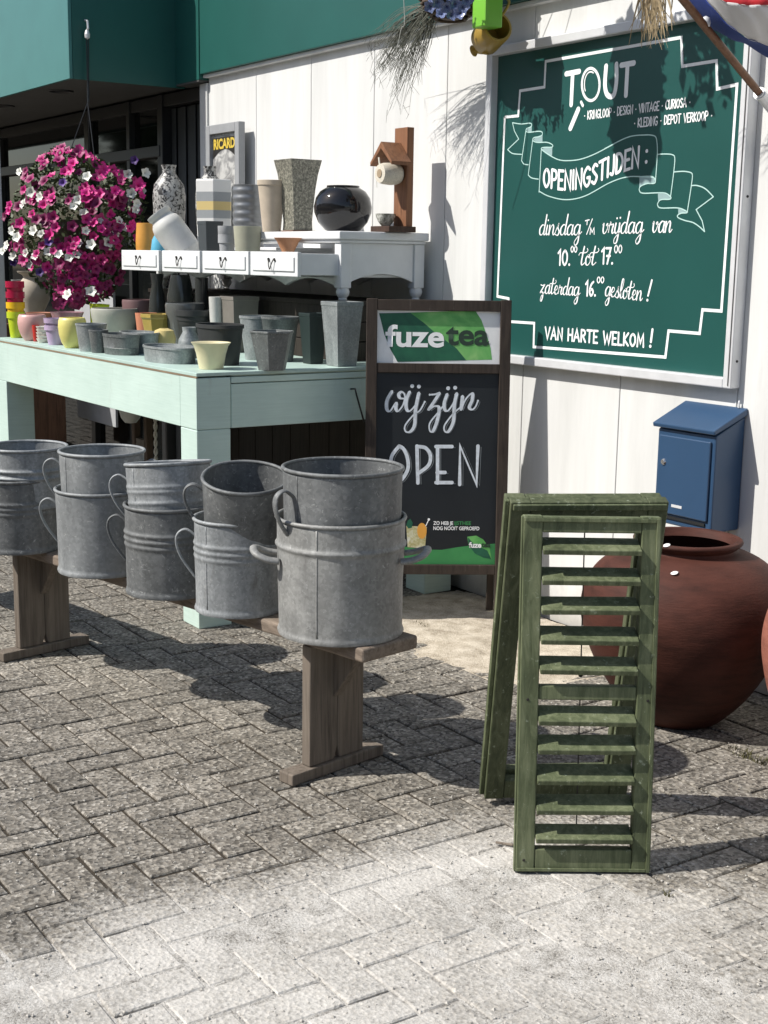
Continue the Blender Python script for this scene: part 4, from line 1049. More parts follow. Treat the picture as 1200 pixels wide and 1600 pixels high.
box_pot('lime_planter', 'lime green square planter behind the cream bowl', 'planter', 131,182,475,524,T,lime,.93,.5,GZ)
pot('saucer', 'mauve glazed saucer left of the lime planter', 'saucer', 80,132,487,530,T,glaze('mauve_glaze',(0.30,0.16,0.18)),[(.8,0),(.9,.85),(1,1)],group=GZ)
pot('terracotta_saucer', 'terracotta saucer behind the pink pot', 'saucer', 42,82,488,524,T,glaze('terracotta_flat',(0.36,0.15,0.09),.7),[(.8,0),(.9,.85),(1,1)],group=GZ)
pot('mauve_bowl', 'dull mauve bowl at the back of the table', 'bowl', 192,243,468,531,T,glaze('dull_mauve',(0.17,0.10,0.10),.5),BOWL_,group=GZ)
pot('terracotta_pot', 'terracotta pot behind the yellow ribbed pot', 'pot', 212,246,489,538,T,glaze('terracotta_orange',(0.46,0.17,0.09),.7),CONE,group=GZ)
pot('ribbed_pot', 'ochre yellow fluted pot in the middle of the table', 'pot', 219,272,490,545,T,glaze('ochre_glaze',(0.42,0.31,0.08),.35),[(.68,0),(.78,.5),(.92,.86),(1,.9),(1,1)],seg=8,group=GZ)
pot('gourd', 'small pale yellow gourd shaped dish', 'dish', 239,275,513,551,T,glaze('gourd_yellow',(0.60,0.48,0.20),.4),[(.5,0),(.9,.25),(1,.6),(.8,.92),(.4,1)],group=GZ)
pot('oval_zinc_planter', 'pale low oval zinc planter with a row of dots, front edge of table', 'planter', 219,312,538,570,T,PZ,[(.93,0),(.97,.86),(1,.87),(1,1)],group=GZ,sy=.55)
pot('zinc_jug', 'small bulging zinc can behind the low oval planter', 'can', 278,314,511,560,T,PZ,[(.7,0),(1,.3),(.9,.6),(.55,.85),(.6,1)],group=GZ)
CREAM = glaze('cream_glaze',(0.66,0.60,0.38),.35)
pot('flared_pot', 'cream flared pot at the front corner of the mint table', 'pot', 299,361,534,578,T,CREAM,FLARE,group=GZ)
pot('oval_planter', 'large anthracite oval planter behind the cream flared pot', 'planter', 305,383,505,572,T,ANTH,[(.78,0),(.95,.9),(1,.91),(1,1)],group=GZ,sy=.7)
o, c, R, H = pot('nursery_pot', 'black ribbed nursery pot in the middle of the table', 'pot', 275,331,484,548,T,ANTH,[(.7,0),(.84,.6),(.87,.62),(.87,.72),(.92,.74),(.93,.84),(1,.86),(1,1)],group=GZ)
pot('glass_bowl', 'smoky glass bowl at the back of the table', 'bowl', 259,321,473,546,T,plain('smoky_glass',(0.10,0.105,0.10),.12),BOWL_,group=GZ)
box_pot('taupe_planter', 'taupe square planter with a wide collar, back of the table', 'planter', 343,406,463,551,T,glaze('taupe_glaze',(0.17,0.155,0.135),.5),.80,1,GZ)
pot('white_vase', 'off white tapering vase beside the taupe planter', 'vase', 327,349,464,549,T,glaze('off_white_glaze',(0.52,0.52,0.49),.5),CONE,group=GZ)
pot('zinc_bucket', 'pale zinc bucket behind the dark faceted pot', 'bucket', 374,434,493,563,T,PZ,[(.68,0),(.97,.94),(1,.95),(1,1)],group=GZ)
pot('zinc_bucket', 'second zinc bucket, right of the pale one, behind the faceted pot', 'bucket', 408,467,494,566,T,PZD,[(.68,0),(.97,.94),(1,.95),(1,1)],group=GZ)
pot('faceted_pot', 'dark six sided zinc pot at the front of the table end', 'pot', 389,461,516,580,T,PZD,[(.62,0),(.97,.94),(1,.95),(1,1)],seg=6,phase=.35,group=GZ)
box_pot('tall_dark_pot', 'tall dark green square pot beside the tall zinc planter', 'pot', 466,512,489,569,T,paint('dark_green_plastic',(0.018,0.030,0.028),.45),.68,1,GZ)
box_pot('tall_zinc_planter', 'tall tapered square zinc planter at the table end by the sign', 'planter', 500,567,471,573,T,PZ,.70,1,GZ)
# --- glass things in the shade under the drawers
SMOKE = plain('dark_bottle_glass', (0.035,0.038,0.036), .1)
pot('glass_jug', 'dark glass jug in the shade under the drawers', 'jug', 232,262,428,535,T,SMOKE,[(.8,0),(1,.3),(.8,.65),(.55,.85),(.7,1)],group='glassware under the drawers')
pot('glass_vase', 'wide dark glass vase in the shade under the drawers', 'vase', 262,304,430,539,T,SMOKE,[(.6,0),(.95,.4),(1,.7),(.7,1)],group='glassware under the drawers')
pot('glass_cylinder', 'dark glass cylinder in the shade under the drawers', 'vase', 306,326,434,543,T,SMOKE,[(1,0),(1,1)],group='glassware under the drawers')
# --- standing in the drawers
DQ = 1.4285
GD = 'pots standing in the open drawers'
def _dr(xl, xr, Y=-.585):
    P = ony((xl+xr)/2, 380, Y); return proj(Vector((P.x, P.y, DQ)))[1]
pot('orange_cup', 'orange barrel shaped cup in the left drawer', 'cup', 213,246,349,_dr(213,246),DQ,glaze('orange_glaze',(0.62,0.30,0.06),.4),[(.82,0),(1,.45),(1,.6),(.9,1)],group=GD)
pot('blue_vase', 'small sky blue bottle vase leaning by the orange cup', 'vase', 236,266,345,_dr(236,266),DQ,glaze('sky_blue_glaze',(0.13,0.44,0.62),.15),[(.7,0),(1,.34),(.85,.58),(.32,.80),(.34,.94),(.5,1)],group=GD)
o, c, R, H = pot('ribbed_jar', 'white ribbed jar lying tilted in the second drawer', 'jar', 256,306,332,_dr(256,306),DQ,glaze('white_ribbed_glaze',(0.64,0.64,0.61),.45),[(.78,0),(.92,.1)]+[(1+.014*(i%2),.14+.022*i) for i in range(26)]+[(.9,.80),(.72,.87),(.70,.90),(.80,.93),(.80,1)],group=GD)
from mathutils import Quaternion
o.rotation_mode = 'QUATERNION'; o.rotation_quaternion = Quaternion(-Vector((VW.x,VW.y,0)).normalized(), math.radians(36)); o.location += Vector((RT.x,RT.y,0))*.055+Vector((0,0,.05))
box_pot('square_pot', 'dark slate square pot in the third drawer', 'pot', 308,350,346,_dr(308,350),DQ,paint('slate_glaze',(0.055,0.065,0.070),.45),.80,1,GD)
LG = glaze('light_grey_glaze',(0.34,0.35,0.36),.5)
o, c, R, H = pot('small_grey_pot', 'lower of two small light grey pots in the third drawer', 'pot', 341,369,367,_dr(341,369),DQ,LG,RIM,group=GD)
mb = MB(); mb.lathe([(0,0),(R*.66,0),(R*.86,H*.7),(R*1.0,H*.76),(R*1.02,H),(R*.93,H),(R*.6,.01),(0,.01)], 32); tag(mb.build('small_grey_pot', LG, smooth=45, loc=(c.x,c.y,DQ+H*.26)), 'upper of two small light grey pots in the third drawer', 'pot', GD)
pot('stone_pot', 'greenish beige stoneware pot in the third drawer', 'pot', 365,409,354,_dr(365,409),DQ,glaze('beige_stoneware',(0.34,0.34,0.26),.7),[(.78,0),(1,1)],group=GD)
pot('pedestal_bowl', 'terracotta pedestal dish in the right drawer', 'dish', 428,472,372,_dr(428,472),DQ,glaze('terracotta_warm',(0.50,0.25,0.13),.6),[(.8,0),(.5,.3),(.45,.6),(.8,.9),(1,1)],group=GD)
# --- standing at the back on the unit
SB = 1.538; GT = 'vases on the drawer unit'
SPK = speckle('black_white_speckle', [(0.44,(0.02,0.02,0.02)),(0.50,(0.30,0.30,0.29)),(0.62,(0.42,0.42,0.40))], 34, .4, 1.5)
BOT = [(.72,0),(.86,.12),(.98,.45),(1,.62),(.9,.76),(.55,.86),(.40,.90),(.40,.96),(.47,1)]
def vase_at(label, xl, xr, yt, Y, z, mat, prof, seg=40, phase=0.0, sy=1.0, name='vase', **kw):
    xc = (xl+xr)/2; P = ony(xc, 380, Y); yb = proj(Vector((P.x,P.y,z)))[1]
    q = ony(xc, yb, Y); return pot(name, label, 'vase', xl, xr, yt, yb, z, mat, prof, seg, phase, sy, GT, **kw)
vase_at('black and white speckled bottle vase, left one, on the drawer unit', 240,291,258,-.36,SB,SPK,BOT)
vase_at('black and white speckled bottle vase behind the striped hexagonal vase', 306,352,260,-.22,SB,SPK,BOT)
def m_stripe():
    m, t, b = base('striped_glaze', .4); tc = N(t,'ShaderNodeTexCoord'); s_ = N(t,'ShaderNodeSeparateXYZ'); t.links.new(tc.outputs['Generated'], s_.inputs[0])
    r = N(t,'ShaderNodeValToRGB'); r.color_ramp.interpolation = 'CONSTANT'; e = r.color_ramp.elements
    stops = [(0,(0.68,0.68,0.66)),(.42,(0.27,0.29,0.30)),(.54,(0.62,0.47,0.16)),(.67,(0.27,0.29,0.30)),(.81,(0.70,0.70,0.68))]
    e[0].position = 0; e[0].color = c4(stops[0][1]); e[1].position = stops[1][0]; e[1].color = c4(stops[1][1])
    for p, cc in stops[2:]:
        x = e.new(p); x.color = c4(cc)
    t.links.new(s_.outputs[2], r.inputs[0])
    c = mixc(t, math_(t,'MULTIPLY',noise(t, objco(t,(1,1,1)), 40, 4, .7, 2),.25), r.outputs[0], (.5,.5,.5))
    t.links.new(c, b.inputs['Base Color']); return m
vase_at('hexagonal vase with white, grey and yellow bands', 304,366,281,-.40,SB,m_stripe(),[(.95,0),(1,.97),(.98,1)],seg=6,phase=.55,name='hexagonal_vase')
RIBV = [(.86,0)]+[(.90+.06*math.sin(i*math.pi/2.0)+.02*(i/24),.03+.93*i/24) for i in range(25)]+[(.97,1)]
vase_at('silver grey ribbed vase beside the beige cone vase', 363,413,289,-.34,SB,plain('silver_grey_glaze',(0.20,0.21,0.22),.35,.4),[(.94+.028*math.sin(i*math.pi/3.0),i/48) for i in range(49)],name='ribbed_vase')
BEI = glaze('beige_bisque',(0.47,0.40,0.31),.75)
ZT = DZT+.0008
vase_at('beige tapered cone vase at the left end of the white top', 402,447,282,-.36,ZT,BEI,[(.62,0),(.94,.9),(1,.91),(1,1)],name='cone_vase')
MOS = speckle('mosaic_gold_grey', [(0.36,(0.09,0.09,0.072)),(0.5,(0.165,0.163,0.133)),(0.64,(0.33,0.32,0.26))], 90, .35, .6)
o, c, R, H = vase_at('tall waisted square vase of gold grey mosaic', 427,503,250,-.28,ZT+.0118,MOS,[(.62,0),(.60,.12),(.66,.35),(.74,.6),(.84,.8),(1,1)],seg=4,phase=SQ,name='mosaic_vase')
mb = MB(); mb.bx(c.x-R*.78,c.x+R*.78,c.y-R*.78,c.y+R*.78,ZT,ZT+.0115); tag(mb.build('wooden_plinth', wood('brown_plinth',(0.20,0.12,0.09),(0.1,0.06,0.04),'x'), bevel=.003), 'thin brown wooden plate under the mosaic vase', 'plate')
BLK = plain('black_gloss_glaze', (0.010,0.010,0.011), .06)
vase_at('glossy black round globe vase on the white top', 490,581,290,-.26,ZT,BLK,[(.45,0),(.62,.05),(.85,.22),(.98,.42),(1,.55),(.93,.74),(.78,.88),(.58,.96),(.56,.965),(.56,1)],name='globe_vase')
# --- wooden house string dispenser
HW = wood('reddish_brown_wood', (0.22,0.105,0.055), (0.11,0.05,0.03), 'z', .55)
HWD = wood('dark_walnut_wood', (0.055,0.030,0.020), (0.025,0.014,0.010), 'z', .55)
hx = -5.075; hy = -.15; ho = empty('string_house', (hx,hy,ZT), 0, 'brown wooden house shaped stand holding a spool of string', 'string holder')
hh = ony(636,200,-.14).z-ZT
def hb(nm, m_, *a, bevel=.002): 
    mb = MB(); mb.bx(*a); return mb.build(nm, m_, ho, bevel=bevel)
hb('base', HWD, -.075,.075,-.125,.02,0.0,.026)
hb('post', HW, -.05,.05,-.018,.018,.0265,hh)
ez = topz(619, 253, Vector((hx,hy-.12,0)), fdir(619,253))-ZT; pz = topz(601, 221, Vector((hx,hy-.12,0)), fdir(601,221))-ZT
for s_ in (-1, 1):
    mb = MB(); mb.prism([(0,pz),(s_*.085,ez),(s_*.085,ez+.014-.03),(0,pz-.03)], 'y', -.125, -.019); mb.build('roof_board', HW, ho, bevel=.0015)
spz = ez-.05
mb = MB(); mb.lathe([(0,-.050),(.010,-.050),(.010,-.048),(.030,-.046),(.034,-.03),(.036,0),(.034,.03),(.030,.046),(.010,.048),(0,.048)], 28, rot=Matrix.Rotation(math.radians(90),3,'X')); 
sp_ = mb.build('string_spool', paint('natural_string',(0.58,0.54,0.45),.85,.25,160), ho, smooth=40, loc=(-.005,-.074,spz)); sp_.scale = (1.35,1.1,1.35)
mb = MB(); mb.lathe([(0,0),(.018,0),(.018,.003),(0,.003)], 20, rot=Matrix.Rotation(math.radians(90),3,'X')); mb.build('spool_core', plain('card_core',(0.30,0.23,0.15),.8), ho, loc=(-.005,-.0285-.098,spz), smooth=40)
mb = MB(); mb.tube([(-.04,-.12,spz+.02),(-.035,-.122,spz-.02),(-.03,-.124,spz-.06)], .0015, 5); mb.tube([(-.03,-.115,ez+.02),(-.02,-.118,ez-.005),(-.01,-.118,spz+.03)],.004,6); mb.build('string_end', plain('string_white',(0.6,0.58,0.5),.8), ho)
mb = MB(); mb.lathe([(0,0),(.018,0),(.034,.018),(.044,.042),(.046,.055),(.043,.055),(.03,.02),(0,.006)], 28); tag(mb.build('marbled_bowl', speckle('marbled_green_grey',[(0.35,(0.10,0.10,0.075)),(0.6,(0.5,0.5,0.45))],25,.15,2), smooth=40, loc=(hx-.035,hy-.07,ZT+.0265)), 'small marbled bowl standing on the wooden house base', 'bowl')
# --- framed advertising mirror
fr = empty('framed_mirror', (0,0,0), 0, 'small grey framed advertising mirror propped against the wall', 'mirror')
fx0 = ony(322,196,-.08).x; fx1 = ony(374,190,-.08).x; fz1 = ony(350,193,-.08).z; fz0 = 1.538; fwd_ = .05
GREYF = paint('silver_frame', (0.30,0.31,0.32), .45, .1, 20)
def fb(nm, m_, *a, parent=None, bevel=.003):
    mb = MB(); mb.bx(*a); return mb.build(nm, m_, parent or fr, bevel=bevel)
fb('frame_bar', GREYF, fx0, fx0+fwd_, -.085, -.045, fz0, fz1); fb('frame_bar', GREYF, fx1-fwd_, fx1, -.085, -.045, fz0, fz1)
fb('frame_bar', GREYF, fx0+fwd_+.0005, fx1-fwd_-.0005, -.085, -.045, fz1-fwd_, fz1); fb('frame_bar', GREYF, fx0+fwd_+.0005, fx1-fwd_-.0005, -.085, -.045, fz0, fz0+fwd_)
fb('mirror_glass', speckle('etched_mirror',[(0.42,(0.23,0.23,0.23)),(0.56,(0.52,0.52,0.50))],9,.3,1.5), fx0+fwd_-.002, fx1-fwd_+.002, -.066, -.060, fz0+fwd_-.002, fz1-fwd_+.002, bevel=0)
bx0, bx1 = fx0+fwd_+.012, fx1-fwd_-.012; bz = fz1-fwd_-.02; cw = bx1-bx0
mb = MB(); vt_ = [(bx0+cw*i/16, -.0685, bz) for i in range(17)]; vb_ = [(bx0+cw*i/16, -.0685, bz-.115+.05*math.sin(math.pi*i/16)) for i in range(17)]
A_ = mb.verts(vt_); B_ = mb.verts(vb_)
for i in range(16): mb.face([A_[i],A_[i+1],B_[i+1],B_[i]])
mb.build('name_band', plain('black_band',(0.02,0.018,0.015),.4), fr)
type_text('RICARD', Vector((bx0+.012,-.0685,bz-.062)), Vector((1,0,0)), Vector((0,0,1)), Vector((0,-1,0)), .075, plain('gold_letters',(0.62,0.45,0.06),.4), 'brand_word', fr, .0015, .003, fit=cw-.024)
# ------------------------------------------------------------------ green shutters
def m_shutter(name, k=1.0):
    m, t, b = base(name, .65, spec=.3); co = worldco(t, (16,16,2.2))
    g_ = noise(t, co, 3, 7, .7, .8); n2 = noise(t, worldco(t), 7, 5)
    c = ramp(t, math_(t,'ADD',math_(t,'MULTIPLY',g_,.65),math_(t,'MULTIPLY',n2,.4)), [(.32,sc((0.032,0.040,0.020),k)),(.5,sc((0.088,0.106,0.054),k)),(.70,sc((0.185,0.205,0.118),k))])
    w1 = noise(t, co, 5.5, 8, .8, .4)
    c = mixc(t, ramp(t, w1, [(.63,(0,0,0)),(.70,(.8,.8,.8))]), c, (0.20,0.15,0.09))
    w2 = noise(t, worldco(t), 55, 6, .7)
    c = mixc(t, ramp(t, w2, [(.61,(0,0,0)),(.70,(.75,.75,.75))]), c, (0.32,0.36,0.27))
    t.links.new(c, b.inputs['Base Color']); bump(t, b, g_, .5, .002); return m
SHG = m_shutter('worn_green_shutter_paint'); SHD = m_shutter('dark_green_shutter_paint', .72)
def panel_frame(P, psi, lam):
    U = Vector((math.cos(psi), math.sin(psi), 0)); N0 = Vector((math.sin(psi), -math.cos(psi), 0))
    V = -N0*math.sin(lam)+Vector((0,0,1))*math.cos(lam); Nn = U.cross(V)
    return P, U, V, Nn, Matrix((U, V, Nn)).transposed()
def pbox(F, name, u0, u1, v0, v1, n0, n1, mat, parent, bevel=.003, tilt=0.0, ends=0.0):
    P, U, V, Nn, R = F; mb = MB(); c = P+U*((u0+u1)/2)+V*((v0+v1)/2)+Nn*((n0+n1)/2)
    Rm = R @ Matrix.Rotation(tilt, 3, 'X') if tilt else R
    mb.box(c, (u1-u0, v1-v0, n1-n0), Rm); return mb.build(name, mat, parent, bevel=bevel)
F1 = panel_frame(Vector((-2.3774,-1.6417,.004)), .99, .096); W1_, H1_ = .3355, .889
sh = empty('louvred_shutter', (0,0,0), 0, 'weathered green louvred shutter leaning at the front', 'shutter')
def v1(py): 
    Q = onplane(920, py, F1[0], F1[3]); return (Q-F1[0]).dot(F1[2])
def u1(px, py=1080):
    Q = onplane(px, py, F1[0], F1[3]); return (Q-F1[0]).dot(F1[1])
SWd = .047; TH_ = .036
pbox(F1,'stile',0,SWd,0,H1_,-TH_,0,SHG,sh); pbox(F1,'stile',W1_-SWd,W1_,0,H1_,-TH_,0,SHG,sh)
pbox(F1,'top_rail',SWd+.0004,W1_-SWd-.0004,v1(833),H1_-.002,-TH_+.001,-.001,SHG,sh)
pbox(F1,'bottom_rail',SWd+.0004,W1_-SWd-.0004,.001,v1(1328),-TH_+.001,-.001,SHG,sh)
pbox(F1,'middle_rail',SWd+.0004,W1_-SWd-.0004,v1(1095),v1(1073),-TH_+.003,-.003,SHG,sh)
pbox(F1,'edge_moulding',-.004,-.0004,0,H1_-.002,-.022,-.004,SHG,sh,.001); pbox(F1,'edge_moulding',W1_-.012,W1_-.003,.002,H1_-.004,.0004,.005,SHG,sh,.001)
pbox(F1,'edge_moulding',.003,W1_-.013,H1_-.014,H1_-.004,.0004,.005,SHG,sh,.001)
pbox(F1,'edge_moulding',.003,W1_-.013,.003,.011,.0004,.005,SHG,sh,.001)
for k, py in enumerate((862,909,955,1002,1049,1128,1173,1220,1267,1313)):
    vc = v1(py); jit = rnd.uniform(-.07,.07)
    P, U, V, Nn, R = F1; mb = MB()
    c = P+U*(W1_/2)+V*(vc+.011)+Nn*(-.016)
    mb.box(c, (W1_-2*SWd-.002, .0145, .066), R @ Matrix.Rotation(rnd.uniform(-.008,.008), 3, 'Z') @ Matrix.Rotation(math.radians(21)+jit, 3, 'X'))
    mb.build('slat', SHG, sh, bevel=.0025)
P, U, V, Nn, R = F1
for va, vb in ((v1(1064), v1(835)+.01), (v1(1328), v1(1098))):
    mb = MB(); u_ = u1(912); mb.tube([P+U*u_+V*va-Nn*.052, P+U*u_+V*vb-Nn*.052], .0017, 6); mb.build('tilt_rod', IRON, sh)
    mb = MB(); mb.lathe([(0,-.006),(.004,-.004),(.006,0),(.004,.004),(0,.006)], 10, P+U*u_+V*(va+.003)-Nn*.052); mb.build('rod_knob', IRON, sh, smooth=True)
for (uu, vv) in ((.02,H1_*.49),(W1_-.02,H1_*.49),(.02,.03)):
    mb = MB(); mb.lathe([(0,.0012),(.003,.001),(.0035,0)], 10, P+U*uu+V*vv+Nn*.0006, rot=R); mb.build('screw', IRON, sh)
F2 = panel_frame(Vector((-2.7529,-1.4453,.004)), 1.0752, -.26); W2_, H2_ = .405, .930
sh2 = empty('shutter_frame', (0,0,0), 0, 'dark green empty shutter frame propped behind the louvred shutter', 'shutter frame')
s2 = .052
pbox(F2,'stile',0,s2,0.014,H2_,-.034,0,SHD,sh2); pbox(F2,'stile',W2_-s2,W2_,.014,H2_,-.034,0,SHD,sh2)
pbox(F2,'top_rail',s2+.0004,W2_-s2-.0004,H2_-.06,H2_-.001,-.033,-.001,SHD,sh2); pbox(F2,'bottom_rail',s2+.0004,W2_-s2-.0004,.015,.075,-.033,-.001,SHD,sh2)
pbox(F2,'edge_moulding',-.012,-.0005,.02,H2_-.002,-.03,-.014,SHG,sh2,.002); pbox(F2,'edge_moulding',.006,W2_-.006,H2_-.02,H2_-.004,.0005,.008,SHG,sh2,.002)
F3 = panel_frame(F2[0]-F2[3]*.037-F2[1]*.006, 1.0752, -.26)
sh3 = empty('shutter_frame', (0,0,0), 0, 'rearmost green shutter frame, stacked behind the dark one', 'shutter frame')
pbox(F3,'stile',0,s2,.030,H2_-.004,-.03,0,SHD,sh3); pbox(F3,'stile',W2_-s2,W2_,.030,H2_-.004,-.03,0,SHD,sh3)
pbox(F3,'top_rail',s2+.0004,W2_-s2-.0004,H2_-.062,H2_-.005,-.029,-.001,SHD,sh3); pbox(F3,'bottom_rail',s2+.0004,W2_-s2-.0004,.03,.085,-.029,-.001,SHD,sh3)
# stick on the ground
mb = MB(); a = onz(775,1316,.006); b_ = onz(868,1340,.006); mb.tube([a, a.lerp(b_,.5)+Vector((0,.01,.004)), b_], [.0035,.004,.003], 6)
tag(mb.build('twig', BENCHLEG, smooth=True), 'thin brown twig lying under the louvred shutter', 'twig')

# ------------------------------------------------------------------ mailbox
BLUE = paint('blue_powder_coat', (0.026,0.064,0.130), .38, .06, 8, bmp=.05); BLUED = BLUE
mx0, mx1 = -3.44, -3.155; md = -.15; mz1f = .962; mz1b = 1.0; mz0 = .565
mail = empty('mailbox', (0,0,0), 0, 'blue metal mailbox with a sloping lid on the white wall', 'mailbox')
mb = MB(); mb.prism([(-.002,mz0),(md+.004,mz0),(md+.004,mz1f-.055),(-.002,mz1b-.03)], 'x', mx0+.006, mx1-.004); mb.build('body', BLUE, mail, bevel=.006)
mb = MB(); mb.prism([(-.002,mz1b),(-.002,mz1b-.026),(md-.012,mz1f-.05),(md-.016,mz1f-.034)], 'x', mx0-.006, mx1+.004); mb.build('lid', BLUE, mail, bevel=.004)
dzt = ony(1080,663,md).z; 
door = None
mb = MB(); mb.bx(mx0+.022, mx1-.020, md-.006, md+.0035, mz0+.04, mz1f-.075); door = mb.build('door', BLUE, mail, bevel=.004)
mb = MB(); mb.lathe([(0,.006),(.008,.006),(.011,.003),(.012,0)], 20, rot=Matrix.Rotation(math.radians(90),3,'X'), c=(mx0+.05, md-.0065, .79)); mb.build('lock', plain('lock_chrome',(0.6,0.6,0.6),.2,.9), door, smooth=40)
mb = MB(); mb.bx(mx0+.10, mx0+.15, md-.0075, md-.0062, mz0+.068, mz0+.078); mb.build('maker_plate', ALU, door)
mb = MB(); mb.bx(mx0+.03, mx1-.03, md-.002, md+.0038, mz0+.022, mz0+.032); mb.build('drain_slot', FRAMEDK, mail)
mb = MB(); mb.lathe([(0,.03),(.004,.02),(.004,0)], 10, c=(mx1-.03,-.012,mz1b-.002)); mb.build('hinge_pin', ALU, mail)

# ------------------------------------------------------------------ big jars
def m_terra(name, c1, c2):
    m, t, b = base(name, .7, spec=.22); co = worldco(t, (3,3,14))
    c = ramp(t, math_(t,'ADD',math_(t,'MULTIPLY',noise(t, co, 3, 6, .6),.6),math_(t,'MULTIPLY',noise(t, worldco(t), 6, 5),.45)), [(.3,c2),(.55,c1),(.78,sc(c1,1.35))])
    sp_ = noise(t, worldco(t), 45, 6, .7); c = mixc(t, math_(t,'MULTIPLY',ramp(t, sp_, [(.68,(0,0,0)),(.76,(1,1,1))]),.35), c, (0.30,0.24,0.20))
    t.links.new(c, b.inputs['Base Color']); bump(t, b, noise(t, co, 12, 5, .6), .35, .004); return m
TERRA = m_terra('brown_terracotta', (0.064,0.022,0.015), (0.026,0.0095,0.0065)); TERRA2 = m_terra('red_terracotta', (0.26,0.10,0.07), (0.13,0.05,0.035))
def jar(label, c, R, H, mat):
    pr = [(0,0),(.36,0),(.44,.03),(.66,.16),(.86,.34),(.965,.49),(1,.60),(.98,.70),(.90,.80),(.76,.875),(.60,.92),(.49,.937),(.465,.952),(.50,.967),(.525,.985),(.51,1.0),(.46,.998),(.42,.96),(.75,.8),(.9,.6),(.6,.2),(0,.1)]
    pr = [pr[0]] + [tuple(p) for p in catmull(pr[1:17], 4)] + pr[17:]
    mb = MB(); mb.lathe([(a*R, z*H) for a, z in pr], 72, wob=.004)
    o = mb.build('storage_jar', mat, smooth=50, loc=c); return tag(o, label, 'jar', 'terracotta jars by the wall')
JR = .336
c = onz(1057, 1141); d = fdir(1057,1141); cj = c+d*(JR*.38)
JH = topz(1057, 838, cj, d, -.0)
jar('large brown terracotta jar below the mailbox', cj, JR, JH, TERRA)
for (a_, zz, rr_, s_) in ((LEFT+1.2,.885,.73,.012),(LEFT+.95,.995,.50,.012)):   # white price stickers
    p = Vector((math.cos(a_)*JR*rr_*1.0, math.sin(a_)*JR*rr_, JH*zz))+cj
    mb = MB(); mb.lathe([(0,.0015),(s_*.8,.0012),(s_,0)], 14, rot=Matrix.Rotation(.35,3,'X')); o = mb.build('chip_mark', plain('white_chip',(0.7,0.7,0.68),.6), loc=p+Vector((0,0,.004)))
    o.parent = bpy.data.objects['storage_jar']; o.matrix_parent_inverse = Matrix.Translation(-cj)
c2 = Vector((-2.35,-.62,0)); 
P = ony(1325, 1012, -.40); jar('red terracotta jar cut off by the right edge of the picture', Vector((P.x,P.y,0)), .245, P.z/.6, TERRA2)

# ------------------------------------------------------------------ petunia basket
mag = plain('magenta_petal', (0.52,0.012,0.19), .55); magd = plain('deep_magenta_petal', (0.22,0.006,0.085), .55); wht = plain('white_petal', (0.70,0.70,0.64), .55); pur = plain('violet_petal', (0.09,0.03,0.22), .55)
for m_ in (mag, magd, wht, pur):                        # every bloom a little different in tone
    t = m_.node_tree; b = t.nodes['Principled BSDF']; src = b.inputs['Base Color'].links[0].from_socket
    oi = N(t,'ShaderNodeObjectInfo'); mr = N(t,'ShaderNodeMapRange'); mr.inputs[3].default_value = .6; mr.inputs[4].default_value = 1.25; t.links.new(oi.outputs['Random'], mr.inputs[0])
    hs = N(t,'ShaderNodeHueSaturation'); t.links.new(mr.outputs[0], hs.inputs['Value']); t.links.new(src, hs.inputs['Color']); t.links.new(hs.outputs[0], b.inputs['Base Color'])
def petunia(mat, seed):
    r_ = random.Random(seed); mb = MB(); n = 20; rings = []
    for (r0, z0) in ((.05,-.9),(.22,-.35),(.62,-.02),(1.0,.08)):
        ring = []
        for i in range(n):
            a = 2*math.pi*i/n; lob = 1+.16*math.cos(5*a)*(r0 if r0 > .3 else 0) + r_.uniform(-.05,.05)*r0
            ring.append(mb.bm.verts.new((r0*lob*math.cos(a), r0*lob*math.sin(a), z0+(.14*math.sin(10*a+seed)+r_.uniform(-.1,.1))*(r0**3))))
        rings.append(ring)
    for A, B in zip(rings, rings[1:]):
        for i in range(n): mb.face([A[i],A[(i+1)%n],B[(i+1)%n],B[i]])
    me = mb.build('flower', mat, mesh_only=True, smooth=True); return me
BC = ony(125, 350, -.70); 
basket = empty('petunia_basket', BC, 0, 'hanging basket overflowing with magenta and white petunias', 'hanging basket')
bm_ = mpp(BC)
def bl(px, py, dy=0.0):
    """picture offset from the basket centre -> local metres in the basket's facing plane"""
    side = Vector((RT.x,RT.y,0)).normalized(); dd = Vector((VW.x,VW.y,0)).normalized()
    return CAM+ray(px,py)*(depth(BC)-dy)-BC
mb = MB(); mb.lathe([(0,-.26),(.10,-.26),(.17,-.12),(.20,0),(.205,.02),(.195,.02),(.16,-.1),(0,-.1)], 28); mb.build('basket_pot', plain('brown_plastic',(0.05,0.035,0.025),.6), basket, smooth=40)
hook = onx(135, 45, -7.585)
# cords
top_ = Vector((hook.x, hook.y, hook.z))-BC; knot = onx(137,160,-7.575)-BC; 
mb = MB(); mb.tube([top_, knot+Vector((.004,0,0))], .004, 6); mb.tube([top_+Vector((0,.012,0)), knot+Vector((.0,.008,0))], .003, 6); mb.build('cord', FRAMEDK, basket)
for a in (0.3, 2.4, 4.5):
    mb = MB(); mb.tube([knot, Vector((.2*math.cos(a),.2*math.sin(a),.01))], .003, 5); mb.build('hanger_wire', FRAMEDK, basket)
mb = MB(); mb.tube([top_+Vector((-.02,0,.05)), top_+Vector((.02,0,.04)), top_+Vector((.025,0,.0)), top_+Vector((.0,0,-.02))], .006, 6); mb.lathe([(0,-.03),(.014,-.02),(.016,0),(.01,.02),(0,.03)], 10, top_+Vector((.01,0,-.03))); mb.build('hook', ALU, basket)
